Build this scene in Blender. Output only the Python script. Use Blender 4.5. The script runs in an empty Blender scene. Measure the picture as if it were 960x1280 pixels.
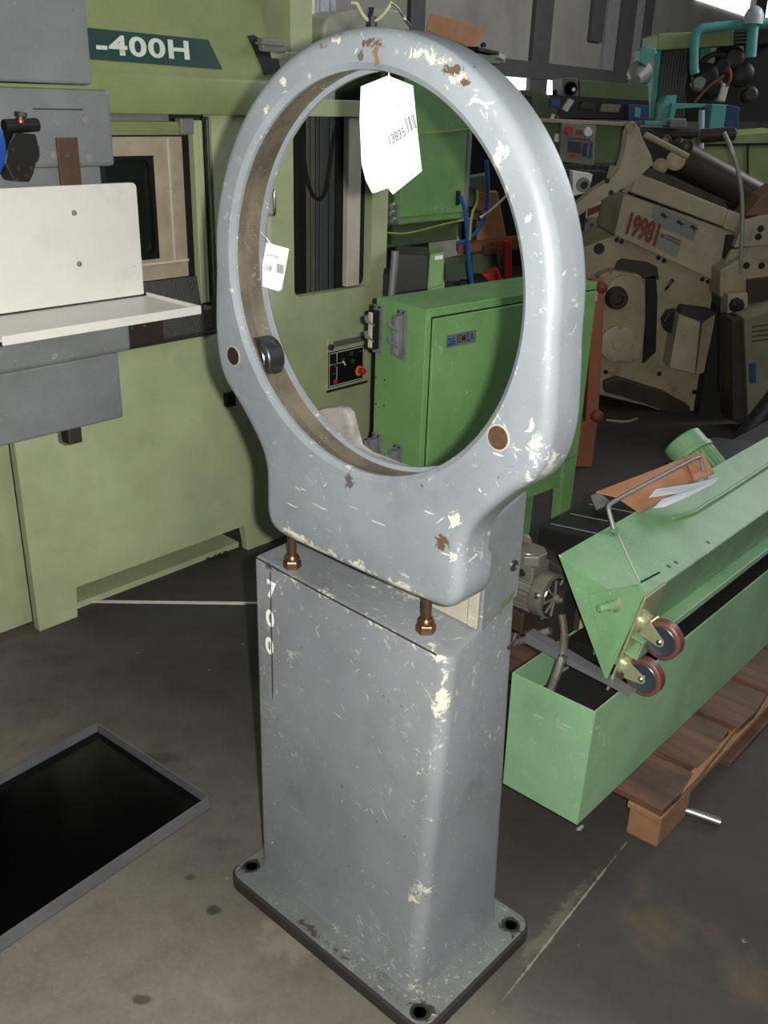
import bpy, bmesh, math, random
import numpy as np
from mathutils import Vector, Matrix
random.seed(7)
scene = bpy.context.scene
COL = scene.collection
R = math.radians

# ------------------------------------------------------------------ camera
FPX, PITCH, ROLL, CAMH = 1180.0, R(23.5), R(1.8), 1.6
_F = np.array([0, math.cos(PITCH), -math.sin(PITCH)])
_R0 = np.array([1., 0, 0]); _U0 = np.cross(_R0, _F)
_R = math.cos(ROLL) * _R0 + math.sin(ROLL) * _U0
_U = -math.sin(ROLL) * _R0 + math.cos(ROLL) * _U0
CAM = np.array([0, 0, CAMH])
cd = bpy.data.cameras.new('camera'); co = bpy.data.objects.new('camera', cd); COL.objects.link(co)
cd.sensor_fit = 'VERTICAL'; cd.sensor_height = 36.0; cd.lens = 36.0 * FPX / 1280.0
cd.clip_start = 0.02; cd.clip_end = 200
m = Matrix(((_R[0], _U[0], -_F[0], 0), (_R[1], _U[1], -_F[1], 0), (_R[2], _U[2], -_F[2], CAMH), (0, 0, 0, 1)))
co.matrix_world = m
scene.camera = co

# ------------------------------------------------------------------ world, lamps, exposure
w = bpy.data.worlds.new('hall_air'); scene.world = w; w.use_nodes = True
w.node_tree.nodes['Background'].inputs[0].default_value = (0.80, 0.90, 1.0, 1)
w.node_tree.nodes['Background'].inputs[1].default_value = 0.075
def lamp(name, kind, loc, energy, color, size=1, size_y=None, target=None):
    l = bpy.data.lights.new(name, kind); o = bpy.data.objects.new(name, l); COL.objects.link(o)
    o.location = loc; l.energy = energy; l.color = color
    if kind == 'AREA':
        l.shape = 'RECTANGLE'; l.size = size; l.size_y = size_y or size
    else:
        l.shadow_soft_size = size
    if target is not None:
        o.rotation_euler = (Vector(target) - Vector(loc)).to_track_quat('-Z', 'Y').to_euler()
    return o
fl = CAM + _R * 0.055 + _U * 0.012
lamp('camera_flash', 'POINT', tuple(fl), 235, (1.0, 0.985, 0.95), 0.012)
lamp('roof_light', 'AREA', (0.6, 3.2, 6.0), 28, (0.92, 0.96, 1.0), 1.6, 5.0, (0.6, 3.2, 0))
lamp('window_light', 'AREA', (6.5, 7.5, 4.5), 260, (0.95, 0.97, 1.0), 3.0, 2.5, (2.6, 8.5, 0.8))
lamp('side_window_light', 'AREA', (4.2, 0.2, 3.4), 26, (0.9, 0.95, 1.0), 1.0, 2.6, (0.3, 1.5, 1.2))
vs = scene.view_settings
vs.view_transform = 'Standard'; vs.look = 'None'; vs.gamma = 1.0; vs.exposure = 0.0; vs.use_curve_mapping = False

# ------------------------------------------------------------------ materials
def lin(c):
    out = []
    for v in c:
        v = v / 255.0
        out.append(v / 12.92 if v <= 0.04045 else ((v + 0.055) / 1.055) ** 2.4)
    return (out[0], out[1], out[2], 1.0)
class NT:
    def __init__(s, name):
        s.m = bpy.data.materials.new(name); s.m.use_nodes = True
        s.t = s.m.node_tree; s.b = s.t.nodes['Principled BSDF']
        s.tc = s.t.nodes.new('ShaderNodeTexCoord')
    def n(s, typ, **kw):
        x = s.t.nodes.new(typ)
        for k, v in kw.items():
            if k in x.inputs.keys(): x.inputs[k].default_value = v
            else: setattr(x, k, v)
        return x
    def l(s, a, b): s.t.links.new(a, b)
    def noise(s, scale, detail=4, rough=0.6, vec=None, dist=0.0):
        x = s.n('ShaderNodeTexNoise'); x.inputs['Scale'].default_value = scale
        x.inputs['Detail'].default_value = detail; x.inputs['Roughness'].default_value = rough
        x.inputs['Distortion'].default_value = dist
        s.l(vec or s.tc.outputs['Object'], x.inputs['Vector']); return x.outputs['Fac']
    def ramp(s, fac, a, b, ca=(0, 0, 0, 1), cb=(1, 1, 1, 1)):
        x = s.n('ShaderNodeValToRGB'); e = x.color_ramp.elements
        e[0].position = a; e[1].position = b; e[0].color = ca; e[1].color = cb
        s.l(fac, x.inputs[0]); return x.outputs[0]
    def mix(s, fac, a, b, mode='MIX'):
        x = s.n('ShaderNodeMix', data_type='RGBA', blend_type=mode)
        for sock, v in ((x.inputs[0], fac), (x.inputs[6], a), (x.inputs[7], b)):
            if isinstance(v, (int, float, tuple)): sock.default_value = v
            else: s.l(v, sock)
        return x.outputs[2]
    def math(s, op, a, b=0.0):
        x = s.n('ShaderNodeMath', operation=op)
        for sock, v in ((x.inputs[0], a), (x.inputs[1], b)):
            if isinstance(v, (int, float)): sock.default_value = v
            else: s.l(v, sock)
        return x.outputs[0]
    def stretch(s, sx, sy, sz, rot=(0, 0, 0)):
        x = s.n('ShaderNodeMapping'); x.inputs['Scale'].default_value = (sx, sy, sz)
        x.inputs['Rotation'].default_value = rot
        s.l(s.tc.outputs['Object'], x.inputs['Vector']); return x.outputs[0]
    def bump(s, h, strength, dist=0.002):
        x = s.n('ShaderNodeBump'); x.inputs['Strength'].default_value = strength; x.inputs['Distance'].default_value = dist
        s.l(h, x.inputs['Height']); s.l(x.outputs[0], s.b.inputs['Normal'])

def paint(name, c, rough=0.45, chips=0.0, chip_c=(200, 196, 172), dirt=0.25, dirt_c=(50, 44, 34), scale=1.0, metal=0.0, var=0.10, spec=0.5, edges=(), spots=()):
    """old machine paint: slight mottling, grime blotches, chips and scratches down to the primer"""
    t = NT(name); b = t.b
    base = lin(c)
    dark = tuple(v * (1 - 2 * var) for v in base[:3]) + (1,)
    lite = tuple(min(1, v * (1 + 1.4 * var)) for v in base[:3]) + (1,)
    col = t.ramp(t.noise(3.5 * scale, 5), 0.3, 0.7, dark, lite)
    if dirt > 0:
        f = t.ramp(t.noise(5.5 * scale, 8, 0.68), 0.56, 0.80)
        col = t.mix(t.math('MULTIPLY', f, dirt), col, lin(dirt_c))
        f2 = t.ramp(t.noise(46 * scale, 3, 0.5), 0.72, 0.76)
        col = t.mix(t.math('MULTIPLY', f2, min(1, dirt * 1.6)), col, lin(dirt_c))
    if chips > 0:
        area = t.ramp(t.noise(4.2 * scale, 3, 0.6), 0.50 - 0.10 * chips, 0.66)
        specks = t.ramp(t.noise(60 * scale, 4, 0.7, dist=0.6), 0.655 - 0.03 * chips, 0.68 - 0.03 * chips)
        f = t.math("MULTIPLY", area, specks)
        big = t.math('MULTIPLY', t.ramp(t.noise(3.1 * scale, 2, 0.5), 0.56, 0.64), t.ramp(t.noise(24 * scale, 6, 0.75, dist=1.0), 0.60, 0.625))
        f = t.math('MAXIMUM', f, big)
        if edges:
            sep = t.n('ShaderNodeSeparateXYZ'); t.l(t.tc.outputs['Object'], sep.inputs[0])
            wob = t.noise(11, 3); cn = t.noise(38, 6, 0.75, dist=0.8)
            for conds in edges:
                mk = None
                for ax, pos, wd in conds:
                    d = t.math('ABSOLUTE', t.math('SUBTRACT', sep.outputs[ax], pos))
                    mm = t.math('SUBTRACT', 1.0, t.math('MINIMUM', t.math('DIVIDE', d, wd), 1.0))
                    mk = mm if mk is None else t.math('MULTIPLY', mk, mm)
                g = t.math('ADD', t.math('MULTIPLY', t.math('POWER', mk, 0.5), 0.15), t.math('MULTIPLY', t.math('ADD', cn, wob), 0.5))
                f = t.math('MAXIMUM', f, t.ramp(g, 0.668, 0.69))
        for i, (rot, off) in enumerate(((0.55, 1.0), (-0.5, 1.3), (1.2, 0.8))):
            rm = t.n('ShaderNodeMapping'); rm.inputs['Rotation'].default_value = (0.3 * rot, rot * 1.3, rot)
            t.l(t.tc.outputs['Object'], rm.inputs['Vector'])
            sm = t.n('ShaderNodeMapping'); sm.inputs['Scale'].default_value = (140 * off * scale, 140 * off * scale, 16 * off * scale)
            t.l(rm.outputs[0], sm.inputs['Vector']); v = sm.outputs[0]
            sc = t.ramp(t.noise(1.0, 2, 0.5, v), 0.735 - 0.02 * chips, 0.75 - 0.02 * chips)
            sc = t.math('MULTIPLY', sc, t.ramp(t.noise(7 * scale * off, 2), 0.42, 0.6))
            f = t.math('MAXIMUM', f, sc)
        col = t.mix(f, col, lin(chip_c))
        t.bump(f, 0.25, -0.0006)
    for (px, py, pz), (rx, ry, rz), sc_, thr in spots:
        mp = t.n('ShaderNodeMapping'); mp.vector_type = 'TEXTURE'; mp.inputs['Location'].default_value = (px, py, pz); mp.inputs['Scale'].default_value = (rx, ry, rz)
        t.l(t.tc.outputs['Object'], mp.inputs['Vector'])
        ln = t.n('ShaderNodeVectorMath', operation='LENGTH'); t.l(mp.outputs[0], ln.inputs[0])
        g = t.math('ADD', t.math('SUBTRACT', 1.0, ln.outputs['Value']), t.math('MULTIPLY', t.math('SUBTRACT', t.noise(34, 7, 0.75, dist=0.9), 0.5), 5.0))
        col = t.mix(t.ramp(g, thr, thr + 0.12), col, lin(sc_))
    t.l(col, b.inputs['Base Color'])
    b.inputs['Roughness'].default_value = rough; b.inputs['Metallic'].default_value = metal
    b.inputs['Specular IOR Level'].default_value = spec
    return t.m
def plain(name, c, rough=0.5, metal=0.0, var=0.06, scale=8, spec=0.5):
    t = NT(name); base = lin(c)
    col = t.ramp(t.noise(scale, 4), 0.3, 0.7, tuple(v * (1 - 2 * var) for v in base[:3]) + (1,), tuple(min(1, v * (1 + var)) for v in base[:3]) + (1,))
    t.l(col, t.b.inputs['Base Color']); t.b.inputs['Roughness'].default_value = rough
    t.b.inputs['Metallic'].default_value = metal; t.b.inputs['Specular IOR Level'].default_value = spec
    return t.m
M = {}
CR = (196, 190, 168); BR = (84, 70, 52); DK = (84, 80, 74)
def S(x, z, rx, rz, c, thr): return ((x, -.125, z), (rx, .06, rz), c, thr)
M['grey'] = paint('worn_blue_grey_paint', (121, 127, 130), 0.36, 0.75, (188, 186, 170), 0.42, (62, 58, 48),
    edges=([(0, .36, .07), (2, 1.14, .10)], [(0, .23, .04), (2, 1.0, .12)], [(0, 0, .5), (2, .885, .022)]),
    spots=(S(.127, 1.657, .03, .016, CR, .72), S(.161, 1.645, .035, .018, CR, .66), S(.194, 1.630, .03, .022, CR, .66), S(.222, 1.612, .026, .03, CR, .7), S(.245, 1.585, .02, .03, CR, .75),
           S(.272, 1.545, .018, .03, CR, .6), S(.284, 1.50, .014, .03, CR, .75), S(.183, 1.640, .034, .011, BR, .55), S(.21, 1.622, .02, .012, BR, .6),
           S(-.05, 1.667, .028, .012, (112, 94, 68), .68), S(-.02, 1.675, .02, .008, CR, .75), S(.05, 1.672, .05, .012, (86, 70, 54), .85), S(.055, 1.655, .012, .03, (112, 92, 66), .8), S(.028, 1.655, .006, .014, DK, .5),
           S(-.13, 1.62, .014, .03, CR, .85), S(-.17, 1.585, .012, .03, CR, .85), S(.017, 1.035, .015, .026, DK, .55), S(.17, 1.075, .006, .022, (60, 60, 62), .55),
           S(.304, 1.125, .035, .03, DK, .8), S(.341, 1.165, .03, .03, CR, 1.1), S(.279, 1.095, .03, .02, CR, .95), S(.33, 1.15, .03, .03, DK, 1.0), S(.232, 1.030, .025, .04, CR, .85), S(.215, .985, .016, .03, BR, .6),
           S(-.115, .892, .06, .012, CR, .55), S(.36, 1.19, .02, .06, CR, .85)))
M['grey_box'] = paint('scratched_blue_grey_paint', (117, 121, 123), 0.36, 0.8, (186, 182, 162), 0.5, (60, 56, 48), 1.1,
    edges=([(0, .238, .045), (1, -.13, .045)], [(2, .795, .022), (1, -.125, .035)], [(0, .222, .05), (1, -.13, .055), (2, .35, .9)]),
    spots=(((.08, -.0, .80), (.14, .05, .02), (190, 186, 160), 0.62), ((.05, -.08, .70), (.09, .05, .022), (196, 192, 170), 0.72), ((.2, .08, .80), (.06, .05, .02), (104, 104, 62), 0.55), ((-.20, -.12, .795), (.03, .03, .01), (70, 54, 30), 0.55), ((.12, -.1, .2), (.03, .03, .05), (188, 182, 160), 0.85)))
M['grey_plate'] = paint('oily_grey_base_paint', (98, 102, 100), 0.40, 1.6, (158, 154, 134), 0.9, (40, 36, 29), 1.6,
    spots=(((-.262, -.132, .035), (.035, .035, .03), (48, 44, 34), .5), ((.25, .14, .035), (.04, .04, .03), (44, 40, 32), .5), ((.25, -.145, .035), (.045, .035, .03), (54, 48, 38), .55), ((-.02, -.16, .035), (.16, .014, .03), (66, 60, 48), .7)))
M['edge_dirt'] = plain('black_grimy_iron', (52, 47, 42), 0.55, 0.2)
M['bore'] = paint('dirty_brown_bore_metal', (98, 90, 75), 0.36, 0.9, (150, 146, 132), 1.0, (46, 36, 22), 3.0, 0.25, var=0.22)
M['bracket'] = paint('rubbed_grey_cast_metal', (134, 130, 122), 0.4, 0.6, (176, 172, 160), 0.7, (70, 56, 42), 2.5, 0.1)
M['post_inner'] = paint('pale_stained_paint', (150, 146, 130), 0.45, 0.4, (200, 196, 176), 0.8, (96, 70, 34), 2.0)
M['bearing'] = paint('worn_bearing_steel', (92, 90, 90), 0.32, 0.2, (150, 150, 150), 0.5, (36, 34, 32), 3, 0.85)
M['steel'] = plain('bright_steel', (190, 190, 186), 0.25, 1.0)
M['dull_steel'] = plain('dull_steel', (138, 137, 130), 0.42, 0.25)
M['copper'] = paint('coppery_oiled_bolt', (112, 84, 64), 0.3, 0, dirt=0.6, dirt_c=(70, 40, 24), scale=6, metal=0.8)
M['rust'] = paint('rusty_pin', (88, 68, 48), 0.5, 0, dirt=1.0, dirt_c=(48, 36, 26), scale=9, metal=0.4)
M['brownpin'] = plain('dark_oily_pin', (58, 44, 34), 0.2, 0.5)
M['white'] = plain('white_card', (238, 238, 232), 0.55, 0, 0.01)
M['ink'] = plain('grey_print', (90, 92, 98), 0.6)
M['inkdark'] = plain('black_print', (28, 28, 30), 0.6)
M['green_mach'] = paint('olive_green_machine_paint', (174, 182, 140), 0.50, 0.05, (180, 180, 150), 0.16, (70, 72, 44))
M['green_hood'] = paint('olive_green_hood_paint', (136, 146, 96), 0.45, 0.0, dirt=0.12, dirt_c=(70, 72, 44))
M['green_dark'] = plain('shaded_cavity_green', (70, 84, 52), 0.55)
M['green_cab'] = paint('leaf_green_enamel', (114, 158, 96), 0.42, 0.08, (180, 190, 160), 0.12, (48, 66, 38))
M['green_tr'] = paint('pale_green_enamel', (128, 166, 126), 0.42, 0.15, (170, 176, 150), 0.30, (50, 58, 44))
M['green_feed'] = paint('spotted_green_enamel', (114, 152, 110), 0.45, 0.25, (190, 200, 180), 0.5, (46, 54, 42), 2.0)
M['olive'] = plain('olive_plate', (136, 150, 88), 0.5)
M['black'] = plain('black_steel', (30, 29, 28), 0.45, 0.3)
M['blackoil'] = plain('black_oil', (5, 5, 6), 0.16, 0, 0.02, spec=0.35)
M['traysteel'] = paint('blued_sheet_steel', (100, 100, 102), 0.42, 0.0, dirt=0.5, dirt_c=(60, 58, 56), scale=3, metal=0.1)
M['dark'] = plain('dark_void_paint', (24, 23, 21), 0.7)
M['darkbrown'] = paint('oily_brown_iron', (62, 52, 42), 0.45, 0, dirt=0.6, dirt_c=(28, 24, 20), scale=3, metal=0.3)
M['rubber'] = plain('black_rubber', (26, 26, 27), 0.5)
M['cream'] = paint('stained_cream_frame', (172, 156, 132), 0.5, 0.0, dirt=0.65, dirt_c=(92, 78, 58), scale=2.4)
M['creamwhite'] = plain('off_white_strip', (196, 190, 174), 0.5)
M['greymach'] = paint('grey_green_machine_paint', (112, 115, 115), 0.5, 0.05, (150, 150, 145), 0.25, (64, 62, 56), 1.5)
M['whitepaint'] = paint('glossy_white_paint', (205, 203, 194), 0.4, 0.0, dirt=0.35, dirt_c=(140, 136, 124), scale=1.5, var=0.03)
M['teal_sign'] = plain('dark_teal_sign', (34, 66, 62), 0.4)
M['sign_text'] = plain('pale_sign_letters', (215, 222, 205), 0.5)
M['blue'] = plain('bright_blue_plastic', (24, 70, 150), 0.4)
M['navy'] = plain('blue_paint', (34, 66, 104), 0.5)
M['turq'] = plain('turquoise_paint', (86, 160, 152), 0.5)
M['beige'] = paint('oil_stained_beige_paint', (150, 138, 108), 0.5, 0.15, (180, 172, 146), 0.75, (64, 52, 36), 1.2)
M['beige_clean'] = paint('beige_cover_paint', (158, 148, 120), 0.5, 0.05, (180, 172, 146), 0.35, (84, 72, 52), 1.2)
M['redmark'] = plain('dark_red_brush_paint', (110, 44, 30), 0.6)
M['red'] = plain('signal_red', (190, 34, 32), 0.4)
M['orange'] = paint('rusty_orange_primer', (134, 78, 52), 0.6, 0, dirt=0.5, dirt_c=(110, 44, 30), scale=2)
M['yellow'] = plain('yellow_ring', (205, 150, 60), 0.5)
M['greenbtn'] = plain('green_button', (30, 92, 62), 0.35)
M['connector'] = paint('grey_connector_housing', (132, 134, 138), 0.45, 0, dirt=0.4, dirt_c=(80, 80, 80), scale=6, metal=0.3)
M['ivory'] = plain('ivory_pins', (206, 198, 168), 0.5)
M['badge'] = plain('brushed_badge', (140, 142, 138), 0.35, 0.5)
M['motor'] = paint('silver_painted_motor', (128, 122, 112), 0.36, 0, dirt=0.6, dirt_c=(80, 70, 56), scale=5, metal=0.45)
M['hose'] = plain('ribbed_metal_hose', (140, 136, 124), 0.35, 0.7)
M['zinc'] = paint('yellow_zinc_plating', (188, 190, 150), 0.3, 0, dirt=0.3, dirt_c=(110, 106, 70), scale=6, metal=0.6)
M['wheel'] = paint('red_brown_polyurethane', (104, 62, 52), 0.4, 0, dirt=0.6, dirt_c=(56, 34, 30), scale=8)
M['hub'] = plain('blue_grey_wheel_hub', (70, 80, 86), 0.35, 0.5)
M['card'] = paint('brown_cardboard', (176, 124, 86), 0.7, 0, dirt=0.25, dirt_c=(110, 74, 50), scale=3)
M['card_dark'] = paint('dark_stained_board', (118, 86, 60), 0.7, 0, dirt=0.6, dirt_c=(70, 50, 38), scale=3)
M['paper'] = plain('white_paper', (222, 226, 236), 0.6, 0, 0.01)
M['hoodmetal'] = plain('pale_green_grey_metal', (168, 170, 152), 0.3, 0.1)
M['glass_rim'] = plain('black_rubber_seal', (18, 18, 18), 0.35)
M['alu'] = plain('anodised_aluminium', (176, 184, 190), 0.4, 0.0)
M['alu_pale'] = plain('pale_strip', (226, 222, 200), 0.5)
M['wallgrey'] = paint('precast_concrete_wall', (156, 152, 142), 0.8, 0, dirt=0.4, dirt_c=(86, 84, 80), scale=0.4)
M['walldark'] = plain('dark_grey_column', (88, 86, 84), 0.7)
M['panelgrey'] = plain('control_panel_grey', (120, 126, 112), 0.5)
M['lcd'] = plain('dark_blue_keys', (38, 44, 62), 0.4)
M['green_far'] = plain('dark_lathe_green', (88, 106, 66), 0.5)
M['dustygrey'] = paint('dusty_olive_grey_sheet', (112, 110, 88), 0.6, 0, dirt=0.5, dirt_c=(66, 60, 44), scale=2)
M['bluehose'] = plain('blue_air_hose', (30, 92, 150), 0.35)
M['yellowcord'] = plain('yellow_green_wire', (150, 160, 50), 0.5)

def mat_wood():
    t = NT('weathered_pallet_wood')
    v = t.stretch(3, 40, 40)
    c = t.ramp(t.noise(1.0, 6, 0.6, v), 0.3, 0.7, lin((64, 44, 34)), lin((112, 78, 56)))
    c = t.mix(t.ramp(t.noise(6, 5), 0.5, 0.75), c, lin((60, 42, 34)))
    t.l(c, t.b.inputs['Base Color']); t.b.inputs['Roughness'].default_value = 0.6
    return t.m
M['wood'] = mat_wood()
M['woodcut'] = paint('split_bare_wood', (132, 98, 70), 0.7, 0, dirt=0.4, dirt_c=(120, 76, 46), scale=4)
def mat_floor():
    t = NT('oil_stained_concrete')
    c = t.ramp(t.noise(1.1, 8, 0.62), 0.30, 0.72, lin((86, 81, 72)), lin((138, 130, 116)))
    c = t.mix(t.math('MULTIPLY', t.ramp(t.noise(9, 8, 0.75, dist=0.3), 0.48, 0.72), 0.45), c, lin((72, 66, 56)))
    c = t.mix(t.math('MULTIPLY', t.ramp(t.noise(90, 4, 0.7), 0.5, 0.8), 0.35), c, lin((140, 134, 120)))
    x = t.n('ShaderNodeSeparateXYZ'); t.l(t.tc.outputs['Object'], x.inputs[0])
    # floor colour darkens towards the back and right, starting around the pedestal
    yy = t.math('ADD', x.outputs[1], t.math('MULTIPLY', t.noise(1.6, 4), 0.9))
    yy = t.math('ADD', yy, t.math('MULTIPLY', x.outputs[0], 0.95))
    f = t.ramp(t.math('MULTIPLY', yy, 0.25), 0.34, 0.56)
    c = t.mix(t.math('MULTIPLY', f, 0.85), c, lin((44, 41, 39)))
    c = t.mix(t.math('MULTIPLY', t.ramp(t.noise(3.3, 6, 0.7), 0.56, 0.72), 0.55), c, lin((44, 41, 37)))
    c = t.mix(t.math('MULTIPLY', t.ramp(t.noise(2.2, 5, 0.6, dist=0.4), 0.60, 0.74), 0.30), c, lin((128, 104, 70)))
    c = t.mix(t.math('MULTIPLY', t.ramp(t.noise(26, 3, 0.6), 0.72, 0.76), 0.6), c, lin((150, 148, 138)))
    for (px, py), rz, (rx, ry), sc_, amt, thr in (((-.337, 1.511), 0, (.020, .017), (52, 48, 42), .9, .35), ((-.403, 1.601), 0, (.022, .014), (60, 55, 46), .8, .5), ((-.436, 1.287), .5, (.03, .018), (60, 54, 48), .8, .5),
            ((.426, 1.526), 52.5, (.37, .0035), (140, 136, 118), .75, .35), ((.39, 1.50), 52.5, (.30, .03), (120, 114, 98), .35, .6), ((.50, 1.80), 50, (.022, .008), (170, 168, 160), .9, .5), ((-.16, 1.45), 20, (.12, .10), (128, 122, 106), .5, .5), ((-.62, 2.0), 10, (.2, .05), (38, 36, 33), .5, .5)):
        mp = t.n('ShaderNodeMapping'); mp.vector_type = 'TEXTURE'; mp.inputs['Location'].default_value = (px, py, 0); mp.inputs['Scale'].default_value = (rx, ry, 1); mp.inputs['Rotation'].default_value = (0, 0, R(rz))
        t.l(t.tc.outputs['Object'], mp.inputs['Vector'])
        ln = t.n('ShaderNodeVectorMath', operation='LENGTH'); t.l(mp.outputs[0], ln.inputs[0])
        g = t.math('ADD', t.math('SUBTRACT', 1.2, ln.outputs['Value']), t.math('MULTIPLY', t.math('SUBTRACT', t.noise(30, 6, 0.7), 0.5), 2.2))
        c = t.mix(t.math('MULTIPLY', t.ramp(g, thr, thr + .35), amt), c, lin(sc_))
    t.l(c, t.b.inputs['Base Color'])
    r = t.ramp(t.noise(2.0, 4), 0.3, 0.7, (0.55, 0.55, 0.55, 1), (0.8, 0.8, 0.8, 1)); t.l(r, t.b.inputs['Roughness'])
    t.b.inputs['Specular IOR Level'].default_value = 0.3
    t.bump(t.noise(40, 4), 0.15, 0.003)
    return t.m
M['floor'] = mat_floor()
def mat_emit(name, c, s):
    t = NT(name); t.b.inputs['Base Color'].default_value = (0.8, 0.8, 0.8, 1)
    t.b.inputs['Emission Color'].default_value = c; t.b.inputs['Emission Strength'].default_value = s
    return t.m
M['daylight'] = mat_emit('daylight_pane', (0.93, 0.97, 1, 1), 2.2)
def mat_glass(name, c, alpha):
    t = NT(name); t.b.inputs['Base Color'].default_value = lin(c); t.b.inputs['Roughness'].default_value = 0.12
    tr = t.n('ShaderNodeBsdfTransparent'); mx = t.n('ShaderNodeMixShader'); mx.inputs[0].default_value = alpha
    out = [n for n in t.t.nodes if n.type == 'OUTPUT_MATERIAL'][0]
    t.l(tr.outputs[0], mx.inputs[1]); t.l(t.b.outputs[0], mx.inputs[2]); t.l(mx.outputs[0], out.inputs[0])
    return t.m
M['glass'] = mat_glass('smoky_door_glass', (40, 42, 34), 0.35)
M['glassdark'] = mat_glass('dark_door_glass', (34, 38, 32), 0.5)
def mat_stripes(name, a, b, freq, axis):
    t = NT(name); x = t.n('ShaderNodeTexWave', wave_type='BANDS', bands_direction=axis)
    x.inputs['Scale'].default_value = freq; t.l(t.tc.outputs['Object'], x.inputs['Vector'])
    c = t.ramp(x.outputs['Fac'], 0.3, 0.7, lin(a), lin(b)); t.l(c, t.b.inputs['Base Color']); t.b.inputs['Roughness'].default_value = 0.5
    t.bump(x.outputs['Fac'], 0.5, 0.004)
    return t.m
M['bellows'] = mat_stripes('black_ribbed_rubber', (18, 18, 18), (62, 62, 60), 45, 'X')
M['bellows_far'] = mat_stripes('dark_folded_bellows', (24, 24, 22), (66, 66, 58), 14, 'X')

# ------------------------------------------------------------------ frames and mesh helpers
class Frame:
    """local axes standing on the floor: x to the right along its face, y away into it, z up"""
    def __init__(s, ox, oy, deg):
        a = R(deg); s.o = np.array([ox, oy, 0.]); s.deg = deg
        s.ex = np.array([math.cos(a), math.sin(a), 0]); s.ey = np.array([-math.sin(a), math.cos(a), 0])
    def w(s, p): return s.o + s.ex * p[0] + s.ey * p[1] + np.array([0, 0, p[2]])
    def l(s, P): q = np.array(P) - s.o; return (float(q @ s.ex), float(q @ s.ey), float(q[2]))
    def mat(s, base): 
        p = s.w(base); return Matrix.Translation(Vector(p)) @ Matrix.Rotation(R(s.deg), 4, 'Z')
    # where the sight line through a spot of the photo meets a plane of this frame
    def hit(s, px, py, p0, n):
        d = _F + _R * (px - 480) / FPX + _U * (640 - py) / FPX
        P0 = s.w(p0); N = s.ex * n[0] + s.ey * n[1] + np.array([0, 0, n[2]])
        return s.l(CAM + d * (((P0 - CAM) @ N) / (d @ N)))
    def v(s, px, py, y=0.0): return s.hit(px, py, (0, y, 0), (0, 1, 0))
    def h(s, px, py, z=0.0): return s.hit(px, py, (0, 0, z), (0, 0, 1))
    def sx(s, px, py, x=0.0): return s.hit(px, py, (x, 0, 0), (1, 0, 0))

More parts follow.
